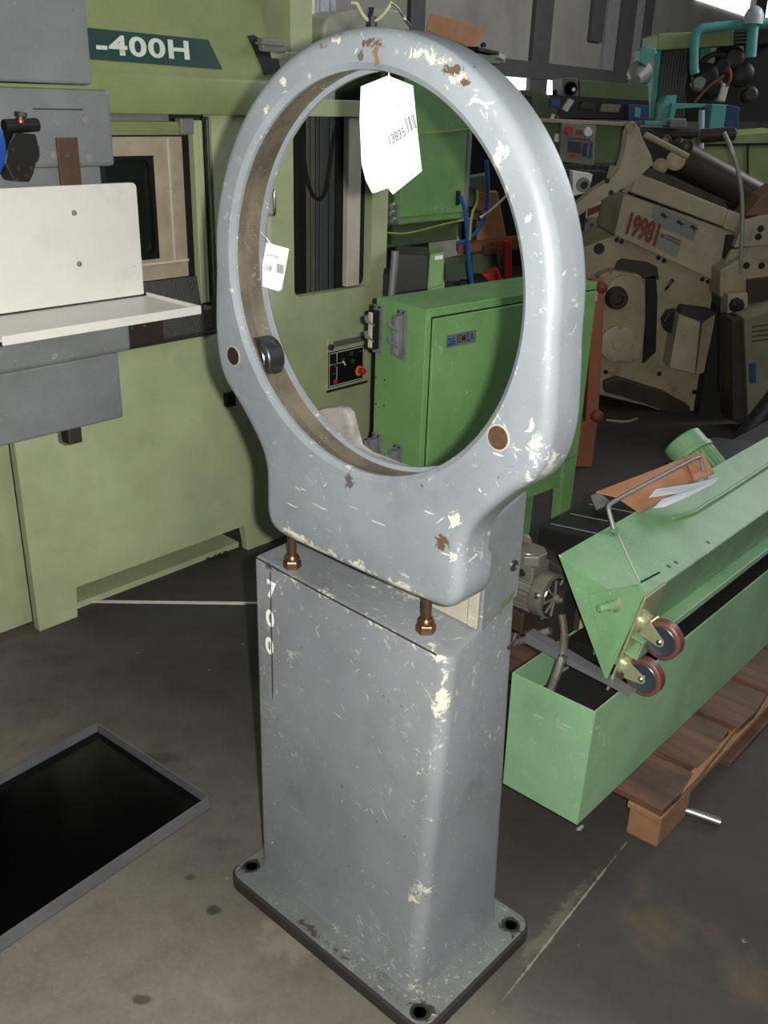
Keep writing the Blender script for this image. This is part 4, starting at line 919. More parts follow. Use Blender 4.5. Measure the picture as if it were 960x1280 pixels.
# stud with nut on the end plate
q = FT.v(772, 754, .112); c_ = (q[0], .112, q[2]); ax = (-.75, -.62, .05)
q = FT.v(768, 756, .108)
MB().lathe((q[0], .112, q[2]), (-.35, -1, 0), [(0, .018), (.004, .018), (.004, .015)], 24).build('washer', M['zinc'], BF, smooth=True)
sb = MB().lathe((q[0], .108, q[2]), (-.35, -1, 0), [(0, .012), (.014, .012), (.015, .0085), (.040, .0085), (.042, .007)], 18).build('stud', M['green_feed'], BF, smooth=True)
# caster plate: steep, spans the end; casters on its right side
pl0 = np.array([-.036, .120, .407]); pl1 = np.array([.019, .120, .664])
u_ = (pl1 - pl0) / np.linalg.norm(pl1 - pl0); nrm = np.array([u_[2], 0, -u_[0]])
PW = .085
b = MB(); b.prism([pl0, pl1, pl1 + (0.004, PW, .006), pl0 + (0, PW, 0)], nrm * .006, .0015); cpz = b.build('caster_plate', M['zinc'], BF)
mid = (pl0 + pl1) / 2 + nrm * .006 + (0, PW * .35, 0)
b = MB(); q_ = [mid + u_ * -.024, mid + u_ * .024, mid + u_ * .024 + nrm * .03, mid + u_ * -.024 + nrm * .03]
qi = [mid + u_ * -.0205, mid + u_ * .0205, mid + u_ * .0205 + nrm * .027, mid + u_ * -.0205 + nrm * .027]
b.loft([[p + (0, -.02, 0) for p in q_], [p + (0, .035, 0) for p in q_], [p + (0, .035, 0) for p in qi], [p + (0, -.02, 0) for p in qi]], loopclose=True); b.build('square_tube', M['green_feed'], cpz)
def caster(at_, wpx, yaw):
    base = pl0 + (pl1 - pl0) * at_ + nrm * .006 + np.array([0, PW * .45, 0])
    wc = FT.v(*wpx, base[1]); wc = np.array([wc[0], base[1], wc[2]])
    c = MB().lathe(base, nrm, [(0, .026), (.004, .026), (.006, .022), (.012, .024), (.016, .020)], 24).build('caster_swivel', M['zinc'], BF, smooth=True)
    b0 = base + nrm * .014
    d = wc - b0; d /= np.linalg.norm(d); s2 = np.array([-d[2], 0, d[0]])
    for sy in (-1, 1):
        yy = np.array([0, sy * .0165, 0]); th = np.array([0, sy * .003, 0])
        pts = [b0 + s2 * .022 + yy, b0 - s2 * .022 + yy] + [wc + yy + (d * math.cos(R(a)) + s2 * math.sin(R(a))) * .011 for a in (-90, -50, 0, 50, 90)]
        MB().prism(pts, th, .0008).build('fork_plate', M['zinc'], c)
    MB().prism([b0 + s2 * .022 + (0, -.0165, 0), b0 - s2 * .022 + (0, -.0165, 0), b0 - s2 * .022 + (0, .0165, 0), b0 + s2 * .022 + (0, .0165, 0)], d * .004).build('fork_bridge', M['zinc'], c)
    MB().lathe(wc - (0, .013, 0), (0, 1, 0), [(0, .035), (0, .040), (.003, .044), (.023, .044), (.026, .040), (.026, .035)], 40, cap=False).build('wheel_tyre', M['wheel'], c, smooth=True)
    MB().lathe(wc - (0, .0142, 0), (0, 1, 0), [(.005, .022), (0, .033), (.002, .0355), (.026, .0355), (.0285, .033), (.0235, .022)], 32).build('wheel_rim', M['hub'], c, smooth=True)
    MB().lathe(wc - (0, .023, 0), (0, 1, 0), [(0, .004), (.002, .0065), (.04, .0065), (.046, .0065), (.047, .004)], 14).build('axle', M['steel'], c, smooth=True)
caster(.70, (829, 799), 0)
caster(.24, (806, 845), 0)
# black rail with cross ribs behind the casing
MB().prism([(-.36, .30, .645), (-.195, .30, .665), (-.195, .30, .58), (-.36, .30, .56)], (0, 1.0, 0), .003).build('black_channel', M['black'], BF)
for k in range(9):
    yy = .33 + k * .09; MB().prism([(-.345, yy, .6475), (-.215, yy, .6635), (-.215, yy + .003, .6635), (-.345, yy + .003, .6475)], (0, 0, .0015)).build('channel_rib', M['dull_steel'], BF)
# cross angle bar resting on the rims
MB().prism([(-.245, .10, .447), (.030, .10, .427 + .003), (.030, .10, .432), (-.245, .10, .472)], (0, .035, 0), .001).build('cross_bar', M['traysteel'], BF)
b = MB(); 
for k in range(4): MB().prism([(-.150 + k * .006, .098, .433), (-.147 + k * .006, .098, .433), (-.147 + k * .006, .098, .462), (-.150 + k * .006, .098, .462)], (0, .003, 0)).build('foil_strip', M['steel'], BF)
b.bm.free()
MB().prism([(-.34, .26, .43), (-.20, .26, .43), (-.20, .26, .56), (-.34, .26, .60)], (0, .12, 0), .003).build('rear_support', M['darkbrown'], BF)
# electric motor, axis across the trough
def mot(frame, c, axis, r, Lm, name='electric_motor'): pass
mx, my, mz = -.236, .200, .532
MO = thing('electric_motor', 'small silver electric motor with cooling fins and fan cover beside the pedestal', 'motor', FT, (mx - .08, my, mz - .07))
Rm = .056
prof = []; 
b = MB(); b.lathe((mx - .005, my, mz), (-1, 0, 0), [(.0, .046), (.002, Rm), (.030, Rm + .002), (.036, Rm - .002)], 40); b.build('fan_cover', M['motor'], MO, smooth=True)
b = MB(); b.lathe((mx - .040, my, mz), (-1, 0, 0), [(0, .046), (.13, .046), (.135, .04)], 32); b.build('motor_body', M['motor'], MO, smooth=True)
for k in range(26):
    a = 2 * math.pi * k / 26
    if 55 < math.degrees(a) < 125: continue
    ca, sa = math.cos(a), math.sin(a)
    r0, r1 = .044, .055
    b = MB(); tx, tz = -sa * .0016, ca * .0016
    b.prism([(mx - .042, my + ca * r0 - tx, mz + sa * r0 - tz), (mx - .042, my + ca * r0 + tx, mz + sa * r0 + tz), (mx - .042, my + ca * r1 + tx, mz + sa * r1 + tz), (mx - .042, my + ca * r1 - tx, mz + sa * r1 - tz)], (-.12, 0, 0)); b.build('cooling_fin', M['motor'], MO)
gr = MB(); gr.lathe((mx + .001, my, mz), (-1, 0, 0), [(0, .048), (.0, .044), (.004, .044), (.004, .048)], 40, cap=False); gb = gr.build('grille_ring', M['steel'], MO, smooth=True)
MB().lathe((mx - .004, my, mz), (-1, 0, 0), [(0, .044), (.004, .044)], 30).build('grille_shadow_gap', M['edge_dirt'], gb)
for k in range(9):
    a = R(15 + 40 * k); p0 = np.array([mx + .001, my + math.cos(a) * .010, mz + math.sin(a) * .010]); p1 = np.array([mx + .001, my + math.cos(a) * .046, mz + math.sin(a) * .046])
    MB().tube([p0, p1], .0034, 6).build('grille_spoke', M['motor'], gb)
MB().cyl((mx + .000, my, mz), (mx + .014, my, mz), .011, 14).cyl((mx + .014, my, mz), (mx + .022, my, mz), .006, 8).build('hub_cap', M['motor'], MO, smooth=True)
for a in (160, 250):
    MB().lathe((mx - .016, my + math.cos(R(a)) * .054, mz + math.sin(R(a)) * .054), (0, math.cos(R(a)), math.sin(R(a))), [(0, .008), (.006, .008), (.009, .004)], 10).build('cover_screw', M['steel'], MO)
b = MB(); b.box(mx - .125, mx - .045, my - .036, my + .036, mz + .035, mz + .072, .004); tb = b.build('terminal_box', M['motor'], MO)
cx_ = mx - .085; oct_ = [(cx_ + .046 * math.cos(R(a)), my + .044 * math.sin(R(a)), mz + .072) for a in range(22, 382, 45)]
MB().prism(oct_, (0, 0, .026), .003).build('terminal_lid', M['motor'], tb)
MB().lathe((cx_, my, mz + .098), (0, 0, 1), [(0, .030), (.002, .029), (.002, .001)], 30).build('lid_emboss', M['motor'], tb, smooth=True)
MB().prism([(cx_ - .03 + .022 * math.cos(R(a)), my + .02, mz + .10 + .022 * math.sin(R(a))) for a in range(0, 181, 20)], (0, .007, 0), .001).build('lifting_eye', M['motor'], MO)
q = (mx - .075, my - .0365, mz + .052); MB().lathe(q, (0, -1, 0), [(0, .010), (.003, .009), (.0032, .007), (.001, .006)], 18).build('gland_plug', M['bearing'], tb)
MB().box(mx - .15, mx - .05, my - .05, my + .05, .432, mz - .046, .004).build('motor_foot', M['darkbrown'], MO)
# corrugated hoses
def ribbed(pts, r, n, nm, label, per=.0045):
    b = MB(); pts = [V3(p) for p in pts]
    for _ in range(3):
        q = [pts[0]]
        for a, c in zip(pts, pts[1:]): q += [a * .75 + c * .25, a * .25 + c * .75]
        pts = q + [pts[-1]]
    L = [0]
    for a, c in zip(pts, pts[1:]): L.append(L[-1] + (c - a).length)
    N = int(L[-1] / (per / 4)); res = []; j = 0
    for i in range(N + 1):
        t = L[-1] * i / N
        while j < len(L) - 2 and L[j + 1] < t: j += 1
        f = (t - L[j]) / max(1e-9, L[j + 1] - L[j]); res.append(pts[j].lerp(pts[j + 1], f))
    b.tube(res, lambda f: r * (1 + .11 * math.sin(2 * math.pi * f * N / 4)), n)
    return tag(b.build(nm, M['hose'], frame=FT), label, 'hose')
def hv(px, py, y): q = FT.v(px, py, y); return (q[0], y, q[2])
ribbed([hv(702, 768, .16), hv(706, 790, .15), hv(704, 815, .12), hv(697, 840, .07), hv(688, 862, .03), (hv(680, 876, .012)[0], .014, .335)], .0095, 12, 'corrugated_hose', 'grey corrugated metal hose dropping from the motor into the green trough')
ribbed([hv(688, 788, .15), hv(670, 794, .14), hv(655, 800, .12), hv(640, 805, .10), hv(615, 806, .09)], .0090, 12, 'corrugated_hose', 'grey corrugated metal hose running sideways under the motor toward the pedestal')
# cardboard and paper on top
def oz(px, py, z): q = FT.h(px, py, z); return (q[0], q[1], z)
cz = .70
b = MB(); b.prism([oz(745, 616, .705), oz(826, 585, .72), oz(862, 570, .72), oz(868, 600, .70), oz(800, 642, .69), oz(770, 622, .70)], (0, 0, .003)); cbx = b.build('cardboard_sheet', M['card'], frame=FT); tag(cbx, 'creased brown cardboard sheet lying under the handle on the green feeder', 'cardboard')
b = MB(); b.prism([oz(855, 572, .73), oz(878, 567, .735), oz(893, 592, .705), oz(868, 602, .705)], (0, 0, .003)); tag(b.build('cardboard_flap', M['card'], frame=FT), 'small upright cardboard flap against the rear foot of the handle', 'cardboard')
b = MB(); b.prism([oz(738, 622, .672), oz(745, 617, .672), oz(760, 628, .672), oz(746, 638, .672)], (0, 0, .004)); b.prism([oz(790, 590, .67), oz(808, 581, .67), oz(812, 590, .67), oz(795, 597, .67)], (0, 0, .003)); b.bm.free()
b = MB(); b.prism([oz(738, 622, .674), oz(748, 617, .674), oz(764, 630, .674), oz(745, 638, .674)], (0, 0, .005)); tag(b.build('sheet_offcut', M['dull_steel'], frame=FT), 'small grey sheet offcut at the left end of the cardboard', 'offcut')
b = MB()
pp = [(811, 622), (820, 612), (860, 606), (899, 597), (893, 604), (850, 616)]
b.prism([oz(px, py, .722 + .004 * i) for i, (px, py) in enumerate(pp)], (0, 0, .001)); ps = b.build('document_leaf', M['paper'], frame=FT); tag(ps, 'folded white paper leaf lying topmost beside the handle on the green feeder', 'paper')
b = MB(); b.prism([oz(817, 635, .71), oz(828, 624, .713), (oz(868, 612, .716)), oz(893, 604, .718), oz(862, 620, .712), oz(830, 634, .708)], (0, 0, .001)); tag(b.build('document_leaf', M['paper'], frame=FT), 'white paper leaf half hidden beneath the folded white paper on the feeder', 'paper')
# second green motor behind the feeder
gm0 = np.array(oz(851, 549, .70)); ax_ = np.array([.80, -.12, -.58]); ax_ /= np.linalg.norm(ax_)
GM = thing('green_motor', 'pale green finned electric motor poking up behind the cardboard and feeder casing', 'motor', FT, tuple(gm0 - (0, 0, .25)))
MB().lathe(gm0, ax_, [(0, .050), (.006, .060), (.05, .062), (.052, .066), (.066, .066), (.068, .058)], 36).build('fan_cowl', M['green_feed'], GM, smooth=True)
MB().lathe(gm0 + ax_ * .066, ax_, [(0, .054), (.17, .054), (.18, .05)], 32).build('motor_body', M['green_feed'], GM, smooth=True)
ou = np.array(Vector(ax_).orthogonal().normalized()); ov = np.cross(ax_, ou)
for k in range(24):
    a = 2 * math.pi * k / 24; d = ou * math.cos(a) + ov * math.sin(a); tt = (-ou * math.sin(a) + ov * math.cos(a)) * .0016
    p0 = gm0 + ax_ * .07; MB().prism([p0 + d * .052 - tt, p0 + d * .052 + tt, p0 + d * .063 + tt, p0 + d * .063 - tt], ax_ * .15).build('cooling_fin', M['green_feed'], GM)
MB().box(-.30, -.215, gm0[1] - .06, gm0[1] + .03, .561, .60).build('motor_mount', M['dark'], GM)
MB().box(-.40, -.21, .2, 2.0, .43, .56).build('feeder_subframe', M['dark'], BF)
for yy in (.5, 1.9): MB().box(-.36, -.24, yy, yy + .08, .1195, .44).build('support_leg', M['dark'], BF)

# ================================================================== FLOOR ITEMS
FD = Frame(*(W0.h(262, 997, 0)[:2]), 0)
TH = .038
c0 = np.array(W0.h(121, 903, TH)[:2]); c1 = np.array(W0.h(262, 995, TH)[:2]); c2 = np.array(W0.h(0, 1146, TH)[:2])
e_ = (c1 - c0) / np.linalg.norm(c1 - c0); f_ = np.array([-e_[1], e_[0]]); f_ = f_ if f_ @ (c2 - c1) > 0 else -f_
ang = math.degrees(math.atan2(e_[1], e_[0]))
FD = Frame(c0[0], c0[1], ang)       # x along the short far edge, y: negative towards the camera side
wD = float(np.linalg.norm(c1 - c0)); LD = 1.25
sg_ = 1 if FD.l((c2[0], c2[1], 0))[1] > 0 else -1
ya, yb = (0, LD) if sg_ > 0 else (-LD, 0)
dt = thing('drip_tray', 'shallow dark steel drip tray on the floor in front of the green machine', 'tray', FD, (wD / 2, (ya + yb) / 2, 0))
MB().box(0, wD, ya, yb, 0, .003).build('tray_bottom', M['traysteel'], dt)
for (a0_, a1_, b0_, b1_) in ((0, wD, ya, ya + .0025), (0, wD, yb - .0025, yb), (0, .0025, ya, yb), (wD - .0025, wD, ya, yb)):
    MB().box(a0_, a1_, b0_, b1_, 0, TH).build('tray_wall', M['traysteel'], dt)
tag(MB().box(.004, wD - .004, ya + .004, yb - .004, .004, .012).build('oil_pool', M['blackoil'], frame=FD), 'black oil filling the shallow steel drip tray', 'oil')
# thin pale strip on the floor running from the machine foot behind the pedestal
p0 = W0.h(104, 752, .003); p1 = W0.h(345, 755, .003)
FS_ = Frame(p0[0], p0[1], math.degrees(math.atan2(p1[1] - p0[1], p1[0] - p0[0]))); ls = math.hypot(p1[0] - p0[0], p1[1] - p0[1])
tag(MB().box(0, ls, -.006, .006, 0, .008, .002).build('pale_conduit', M['creamwhite'], frame=FS_), 'thin off-white conduit lying on the floor from the green machine foot to the pedestal', 'conduit')
for (px, py) in ((264, 696), (279, 692)):
    q = W0.h(px, py, .004); tag(MB().lathe((q[0], q[1], .0), (0, 0, 1), [(0, .010), (0, .022), (.006, .022), (.006, .010)], 20, cap=False).build('rubber_ring', M['rubber'], frame=W0, smooth=True), 'small black ring lying on the floor near the green machine, ' + ('left' if px < 270 else 'right') + ' of the pair', 'ring', 'rings on the floor')

# ================================================================== THINGS IN THE BACK OF THE HALL
FZ = Frame(0, 0, 0)
def Q(pts, y): return [(lambda q: (q[0], y, q[2]))(FZ.v(px, py, y)) for px, py in pts]
def q1_(px, py, y): q = FZ.v(px, py, y); return (q[0], y, q[2])
def slab(pts, y, d, name, mat, par=None, r=0.0, label=None, frame=None):
    """outline seen in the photo, standing at distance y and d thick (away)"""
    b = MB(); b.prism(Q(pts, y), (0, d, 0), r); return b.build(name, M[mat], par, frame=frame or (FZ if par is None else None), label=label)
# --- leaning beige press
YP_ = 5.30
bpz = q1_(812, 510, YP_)
BPM = thing('beige_press', 'leaning oil-stained beige press frame with 19981 brushed on its top cover', 'machine', FZ, (bpz[0], YP_ + .3, 0))
slab([(716, 318), (730, 309), (768, 294), (900, 353), (893, 392), (878, 522), (866, 530), (812, 508), (745, 492), (716, 480)], YP_, .45, 'side_frame', 'beige', BPM, .006)
slab([(780, 241), (922, 292), (899, 354), (768, 294)], YP_ - .05, .5, 'top_cover', 'beige_clean', BPM, .006)
tcv = slab([(798, 216), (911, 262), (905, 284), (787, 240)], YP_ - .08, .5, 'upper_cover', 'beige_clean', BPM, .008)
slab([(911, 262), (930, 268), (922, 292), (904, 285)], YP_ - .07, .5, 'end_cover', 'beige_clean', BPM, .005)
slab([(787, 213), (798, 216), (787, 240), (780, 238)], YP_ - .07, .5, 'end_cover', 'beige', BPM, .003)
slab([(800, 205), (845, 222), (905, 250), (911, 262), (798, 216)], YP_ - .02, .4, 'oily_ledge', 'darkbrown', BPM, .003)
slab([(922, 268), (932, 271), (905, 352), (898, 350)], YP_ - .03, .4, 'edge_strip', 'beige', BPM, .002)
slab([(716, 262), (722, 254), (742, 237), (764, 226), (776, 212), (781, 190), (784, 164), (787, 157), (793, 155), (799, 159), (803, 172), (814, 194), (817, 206), (800, 218), (787, 232), (770, 240), (745, 254), (716, 276)], YP_ - .12, .10, 'swing_arm', 'beige_clean', BPM, .006)
q = q1_(789, 159, YP_ - .12); MB().lathe((q[0], q[1], q[2]), (0, -1, 0), [(0, .030), (.012, .028), (.012, .015), (.004, .013)], 20).build('arm_pivot', M['beige'], BPM, smooth=True)
for px, py in ((759, 226), (764, 241)):
    q = q1_(px, py, YP_ - .12); MB().lathe(q, (0, -1, 0), [(0, .014), (.006, .012)], 12).build('arm_bolt', M['black'], BPM)
for (px, py), r_ in (((749, 311), .030), ((771, 300), .013), ((777, 302), .013), ((823, 322), .013), ((830, 326), .013), ((878, 349), .013), ((885, 352), .013), ((840, 351), .012), ((824, 467), .014), ((757, 465), .014), ((868, 490), .014), ((909, 312), .010)):
    q = q1_(px, py, YP_ - (.055 if (px, py) == (909, 312) else 0)); MB().lathe(q, (0, -1, 0), [(0, r_), (.006, r_ * .9), (.006, r_ * .5)], 16).build('bolt_head', M['black'], BPM)
# plates with writing and marks
npz = slab([(817, 255), (873, 281), (867, 301), (815, 279)], YP_ - .056, .006, 'arrow_plate', 'badge', BPM)
for px, py in ((831, 270), (851, 279), (868, 285)):
    slab([(px - 5, py - 3), (px - 1, py - 4), (px + 1, py - 1), (px + 6, py + 2), (px + 1, py + 2), (px + 0, py + 5), (px - 1, py + 1), (px - 5, py)], YP_ - .0595, .003, 'arrow_mark', 'inkdark', npz)
wp_ = slab([(820, 287), (853, 300), (846, 322), (817, 308)], YP_ - .055, .004, 'warning_plate', 'panelgrey', BPM)
slab([(827, 292), (831, 294), (830, 298), (826, 296)], YP_ - .057, .002, 'red_dot', 'redmark', wp_)
for dy in (0, 4): slab([(833, 293 + dy), (850, 301 + dy), (850, 302.5 + dy), (833, 294.5 + dy)], YP_ - .057, .002, 'printed_line', 'redmark', wp_)
gA, gB = np.array(q1_(781, 289, YP_ - .052)), np.array(q1_(817, 304, YP_ - .052)); gd = gB - gA; gu = np.array(q1_(787, 268, YP_ - .052)) - gA
cover = [o for o in BPM.children if o.name.startswith('top_cover')][0]
lettering('19981', M['redmark'], cover, gA + (-.01, -.010, 0), gd, gu, .105, 'brushed_number', bold=.05, sx=.56)
# gearbox with two round covers
GY = YP_ - .10
gb_ = slab([(748, 345), (765, 338), (800, 343), (806, 352), (806, 375), (805, 430), (800, 448), (790, 455), (765, 450), (751, 440), (750, 400)], GY, .12, 'gearbox', 'beige', BPM, .012)
slab([(769, 338), (772, 328), (778, 324), (810, 328), (822, 334), (824, 350), (770, 345)], YP_ - .03, .05, 'belt_cover', 'edge_dirt', BPM, .004)
slab([(808, 346), (820, 344), (822, 372), (820, 440), (804, 455), (808, 400)], YP_ - .03, .04, 'shaft_recess', 'black', BPM, .003)
q = q1_(780, 366, GY); MB().lathe(q, (0, -1, 0), [(0, .098), (.012, .096), (.014, .09)], 32).build('round_cover', M['beige'], gb_, smooth=True)
q = q1_(770, 372, GY - .014); hbx = MB().lathe(q, (0, -1, 0), [(0, .062), (.05, .055), (.06, .045), (.06, .03), (.02, .028)], 24).build('oily_hub', M['darkbrown'], gb_, smooth=True)
q = q1_(772, 429, GY); MB().lathe(q, (0, -1, 0), [(0, .102), (.014, .100), (.017, .094), (.017, .034), (.022, .030)], 36).build('round_cover', M['beige_clean'], gb_, smooth=True)
for px, py in ((765, 340), (764, 447), (752, 425), (791, 432), (775, 409), (792, 449)):
    q = q1_(px, py, GY - .016); MB().lathe(q, (0, -1, 0), [(0, .009), (.006, .007)], 10).build('cover_bolt', M['dull_steel'], gb_)
# lower box unit and clutch handle
sw = slab([(849, 393), (876, 403), (869, 468), (837, 460)], YP_ - .16, .16, 'switch_box', 'beige_clean', BPM, .006)
slab([(855, 384), (890, 388), (896, 392), (876, 404), (849, 394)], YP_ - .12, .10, 'box_lid', 'edge_dirt', BPM, .003)
slab([(878, 404), (896, 391), (880, 466), (870, 469)], YP_ - .10, .10, 'box_side', 'beige', BPM, .003)
slab([(829, 402), (837, 390), (848, 388), (848, 395), (842, 418), (832, 414), (832, 406)], YP_ - .08, .08, 'shift_block', 'black', BPM, .006)
MB().tube([q1_(832, 362, YP_ - .01), q1_(836, 357, YP_ - .02), q1_(840, 351, YP_ - .02)], .008, 8).build('lever', M['black'], BPM)
slab([(755, 478), (772, 472), (830, 490), (862, 508), (866, 528), (808, 505), (756, 490)], YP_ - .05, .10, 'oily_foot', 'darkbrown', BPM, .006)
tag(slab([(893, 384), (905, 394), (898, 478), (880, 485), (884, 440)], YP_ + .5, .05, 'leaning_sheet', 'creamwhite', label=None), 'white sheet panel leaning between the beige press and the brown column', 'panel')
tag(slab([(878, 492), (896, 488), (915, 500), (908, 510), (880, 500)], YP_ + .2, .2, 'rag_heap', 'beige_clean'), 'crumpled pale rag on the dark floor right of the beige press foot', 'rag')
tag(MB().tube([q1_(760, 509, YP_ - .25)[:2] + (.006,), q1_(785, 508, YP_ - .28)[:2] + (.006,), q1_(800, 502, YP_ - .2)[:2] + (.006,)], .007, 6, 1).build('loose_wire', M['beige'], frame=FZ), 'short pale wire lying on the floor in front of the beige press', 'wire')
# arm strut, red leather strip and bolted white plate behind the arm
tag(slab([(716, 214), (741, 218), (736, 240), (716, 245)], YP_ + .50, .12, 'bearing_block', 'white'), 'white square bearing block above the swing arm of the beige press', 'bearing')
bblk = bpy.data.objects['bearing_block']; OFFb = OFF[bblk.name]
q = q1_(729, 231, YP_ + .50); MB().lathe(q, (0, -1, 0), [(0, .042), (.02, .038), (.02, .024), (.002, .02)], 24).build('bearing_bore', M['dull_steel'], bblk)
MB().lathe((q[0], q[1] - .021, q[2]), (0, -1, 0), [(0, .018), (.001, .018)], 16).build('bearing_shaft', M['black'], bblk)
MB().box(q[0] - .05, q[0] + .04, YP_ + .53, YP_ + .61, 0, q1_(729, 244, YP_ + .5)[2] + .01).build('bearing_post', M['dark'], bblk)
wpl = tag(slab([(728, 262), (785, 236), (778, 272), (766, 290), (728, 300)], YP_ + .66, .03, 'mounting_plate', 'creamwhite'), 'off-white steel plate with rows of screws behind the beige swing arm', 'plate')
slab([(735, 262), (755, 254), (779, 255), (779, 258), (757, 260), (735, 271)], YP_ + .63, .02, 'red_strap', 'redmark', wpl)
slab([(728, 272), (770, 272), (764, 292), (728, 302)], YP_ + .64, .02, 'screw_strip', 'panelgrey', wpl)
for k, (px, py) in enumerate(((733, 276), (740, 281), (748, 276), (756, 274), (743, 287), (751, 283), (760, 282), (735, 292), (752, 290))):
    MB().lathe(q1_(px, py, YP_ + .64), (0, -1, 0), [(0, .012), (.012, .010)], 10).build('rust_screw', M['rust'], wpl)
MB().box(bpz[0] - .85, bpz[0] - .25, YP_ + .70, YP_ + .9, 0, 1.25).build('plate_stand', M['dark'], wpl)
# --- big dark cylinder + rods above the press
tag(MB().cyl(q1_(838, 190, YP_ + .1), q1_(952, 252, YP_ + .1), .085, 24).build('hydraulic_cylinder', M['darkbrown'], frame=FZ, smooth=True), 'big dark oily cylinder lying slanted across the top of the beige press', 'cylinder')
tag(MB().cyl(q1_(806, 168, YP_ - .05), q1_(860, 196, YP_ - .05), .016, 12).build('push_rod', M['beige'], frame=FZ, smooth=True), 'slim tan rod slanting down from the arm pivot toward the dark cylinder', 'rod')
gcl = tag(slab([(800, 163), (812, 161), (826, 172), (852, 178), (864, 188), (868, 206), (840, 216), (818, 212), (806, 204)], YP_ + .05, .25, 'oily_gear_cluster', 'black', r=.01), 'dark oily mechanism heap behind the pivot of the beige press arm', 'mechanism')
for (px, py, r_, mt) in ((845, 200, .05, 'cream'), (826, 207, .04, 'beige'), (858, 183, .035, 'darkbrown'), (832, 176, .03, 'darkbrown')):
    MB().lathe(q1_(px, py, YP_ + .06), (-.3, -1, 0), [(0, r_), (.06, r_), (.07, r_ * .6)], 18).build('drum', M[mt], gcl, smooth=True)
tag(MB().cyl(q1_(876, 170, YP_ - .1), q1_(918, 167, YP_ - .1), .034, 16).build('roller_tube', M['darkbrown'], frame=FZ, smooth=True), 'short brown horizontal tube at the upper end of the pale cable', 'tube')
tag(MB().tube([q1_(905, 166, YP_ - .15), q1_(914, 185, YP_ - .2), q1_(922, 210, YP_ - .2), q1_(928, 245, YP_ - .2), q1_(928, 290, YP_ - .2), q1_(925, 340, YP_ - .2), q1_(923, 368, YP_ - .15)], .011, 8, 2).build('pale_cable', M['dull_steel'], frame=FZ, smooth=True), 'pale grey cable hanging from the brown tube down to the black valve', 'cable')
# --- second beige machine part at the right border, brown column and louvred cabinet
YR = 5.05
RB = thing('beige_housing', 'beige machine housing at the right border behind the pale cable', 'machine', FZ, (q1_(940, 300, YR)[0], YR + .2, 0))
slab([(930, 275), (975, 262), (975, 305), (918, 310)], YR + .1, .3, 'housing_top', 'beige_clean', RB, .006)
slab([(915, 312), (975, 302), (975, 350), (905, 362), (900, 340)], YR + .12, .3, 'housing_body', 'beige', RB, .006)
slab([(900, 338), (932, 320), (958, 332), (975, 330), (975, 372), (930, 378), (900, 372)], YR + .05, .2, 'flange', 'beige', RB, .01)
for px, py in ((933, 332), (952, 332), (954, 355), (948, 296), (951, 286)): MB().lathe(q1_(px, py, YR + .05), (0, -1, 0), [(0, .018), (.006, .016)], 14).build('flange_hole', M['black'], RB)
slab([(932, 270), (952, 245), (975, 232), (975, 268)], YR + .1, .2, 'rusty_hood', 'card_dark', RB, .004)
slab([(900, 362), (903, 356), (912, 350), (975, 346), (975, 372), (918, 372), (916, 505), (900, 492)], YR + .1, .35, 'brown_column', 'darkbrown', RB, .006)
vb_ = slab([(910, 368), (935, 366), (935, 398), (909, 396)], YR - .02, .12, 'valve_plate', 'beige_clean', RB, .004)
MB().lathe(q1_(920, 381, YR - .02), (0, -1, 0), [(0, .04), (.03, .036), (.04, .02)], 8).build('black_valve', M['black'], vb_)
slab([(935, 350), (975, 345), (975, 402), (935, 398)], YR + .02, .2, 'side_box', 'darkbrown', RB, .004)
MB().box(q1_(905, 400, YR)[0], q1_(975, 400, YR)[0], YR + .15, YR + .4, 0, 1.0).build('housing_foot', M['dark'], RB)
LC = thing('louvred_cabinet', 'dusty olive grey cabinet side with slotted louvres at the right border', 'cabinet', FZ, (q1_(945, 520, 4.95)[0], 5.0, 0))
YL = 4.84
lcb = slab([(930, 398), (985, 384), (985, 552), (936, 540)], YL, .25, 'cabinet_side', 'dustygrey', LC, .006)
slab([(915, 400), (932, 398), (937, 532), (916, 528)], YL + .03, .2, 'cabinet_edge', 'darkbrown', LC, .004)
for k in range(4): 
    slab([(940, 408 + k * 6), (985, 402 + k * 6), (985, 403.6 + k * 6), (940, 409.6 + k * 6)], YL - .003, .004, 'louvre', 'edge_dirt', lcb)
for k in range(5): 
    slab([(944, 512 + k * 5.5), (985, 500 + k * 5.5), (985, 501.6 + k * 5.5), (944, 513.6 + k * 5.5)], YL - .003, .004, 'louvre', 'edge_dirt', lcb)
slab([(936, 455), (945, 453), (945, 478), (937, 480)], YL - .004, .004, 'blue_label', 'navy', lcb)
tag(MB().tube([(q1_(985, 515, 4.5)[0], 4.5, .45), (q1_(945, 540, 4.45)[0], 4.45, .22), (q1_(918, 560, 4.4)[0], 4.4, .07), (q1_(910, 590, 4.35)[0], 4.2, .05)], .05, 12, 2).build('black_pipe', M['rubber'], frame=FZ, smooth=True), 'thick black hose curving to the floor in front of the louvred cabinet', 'hose')
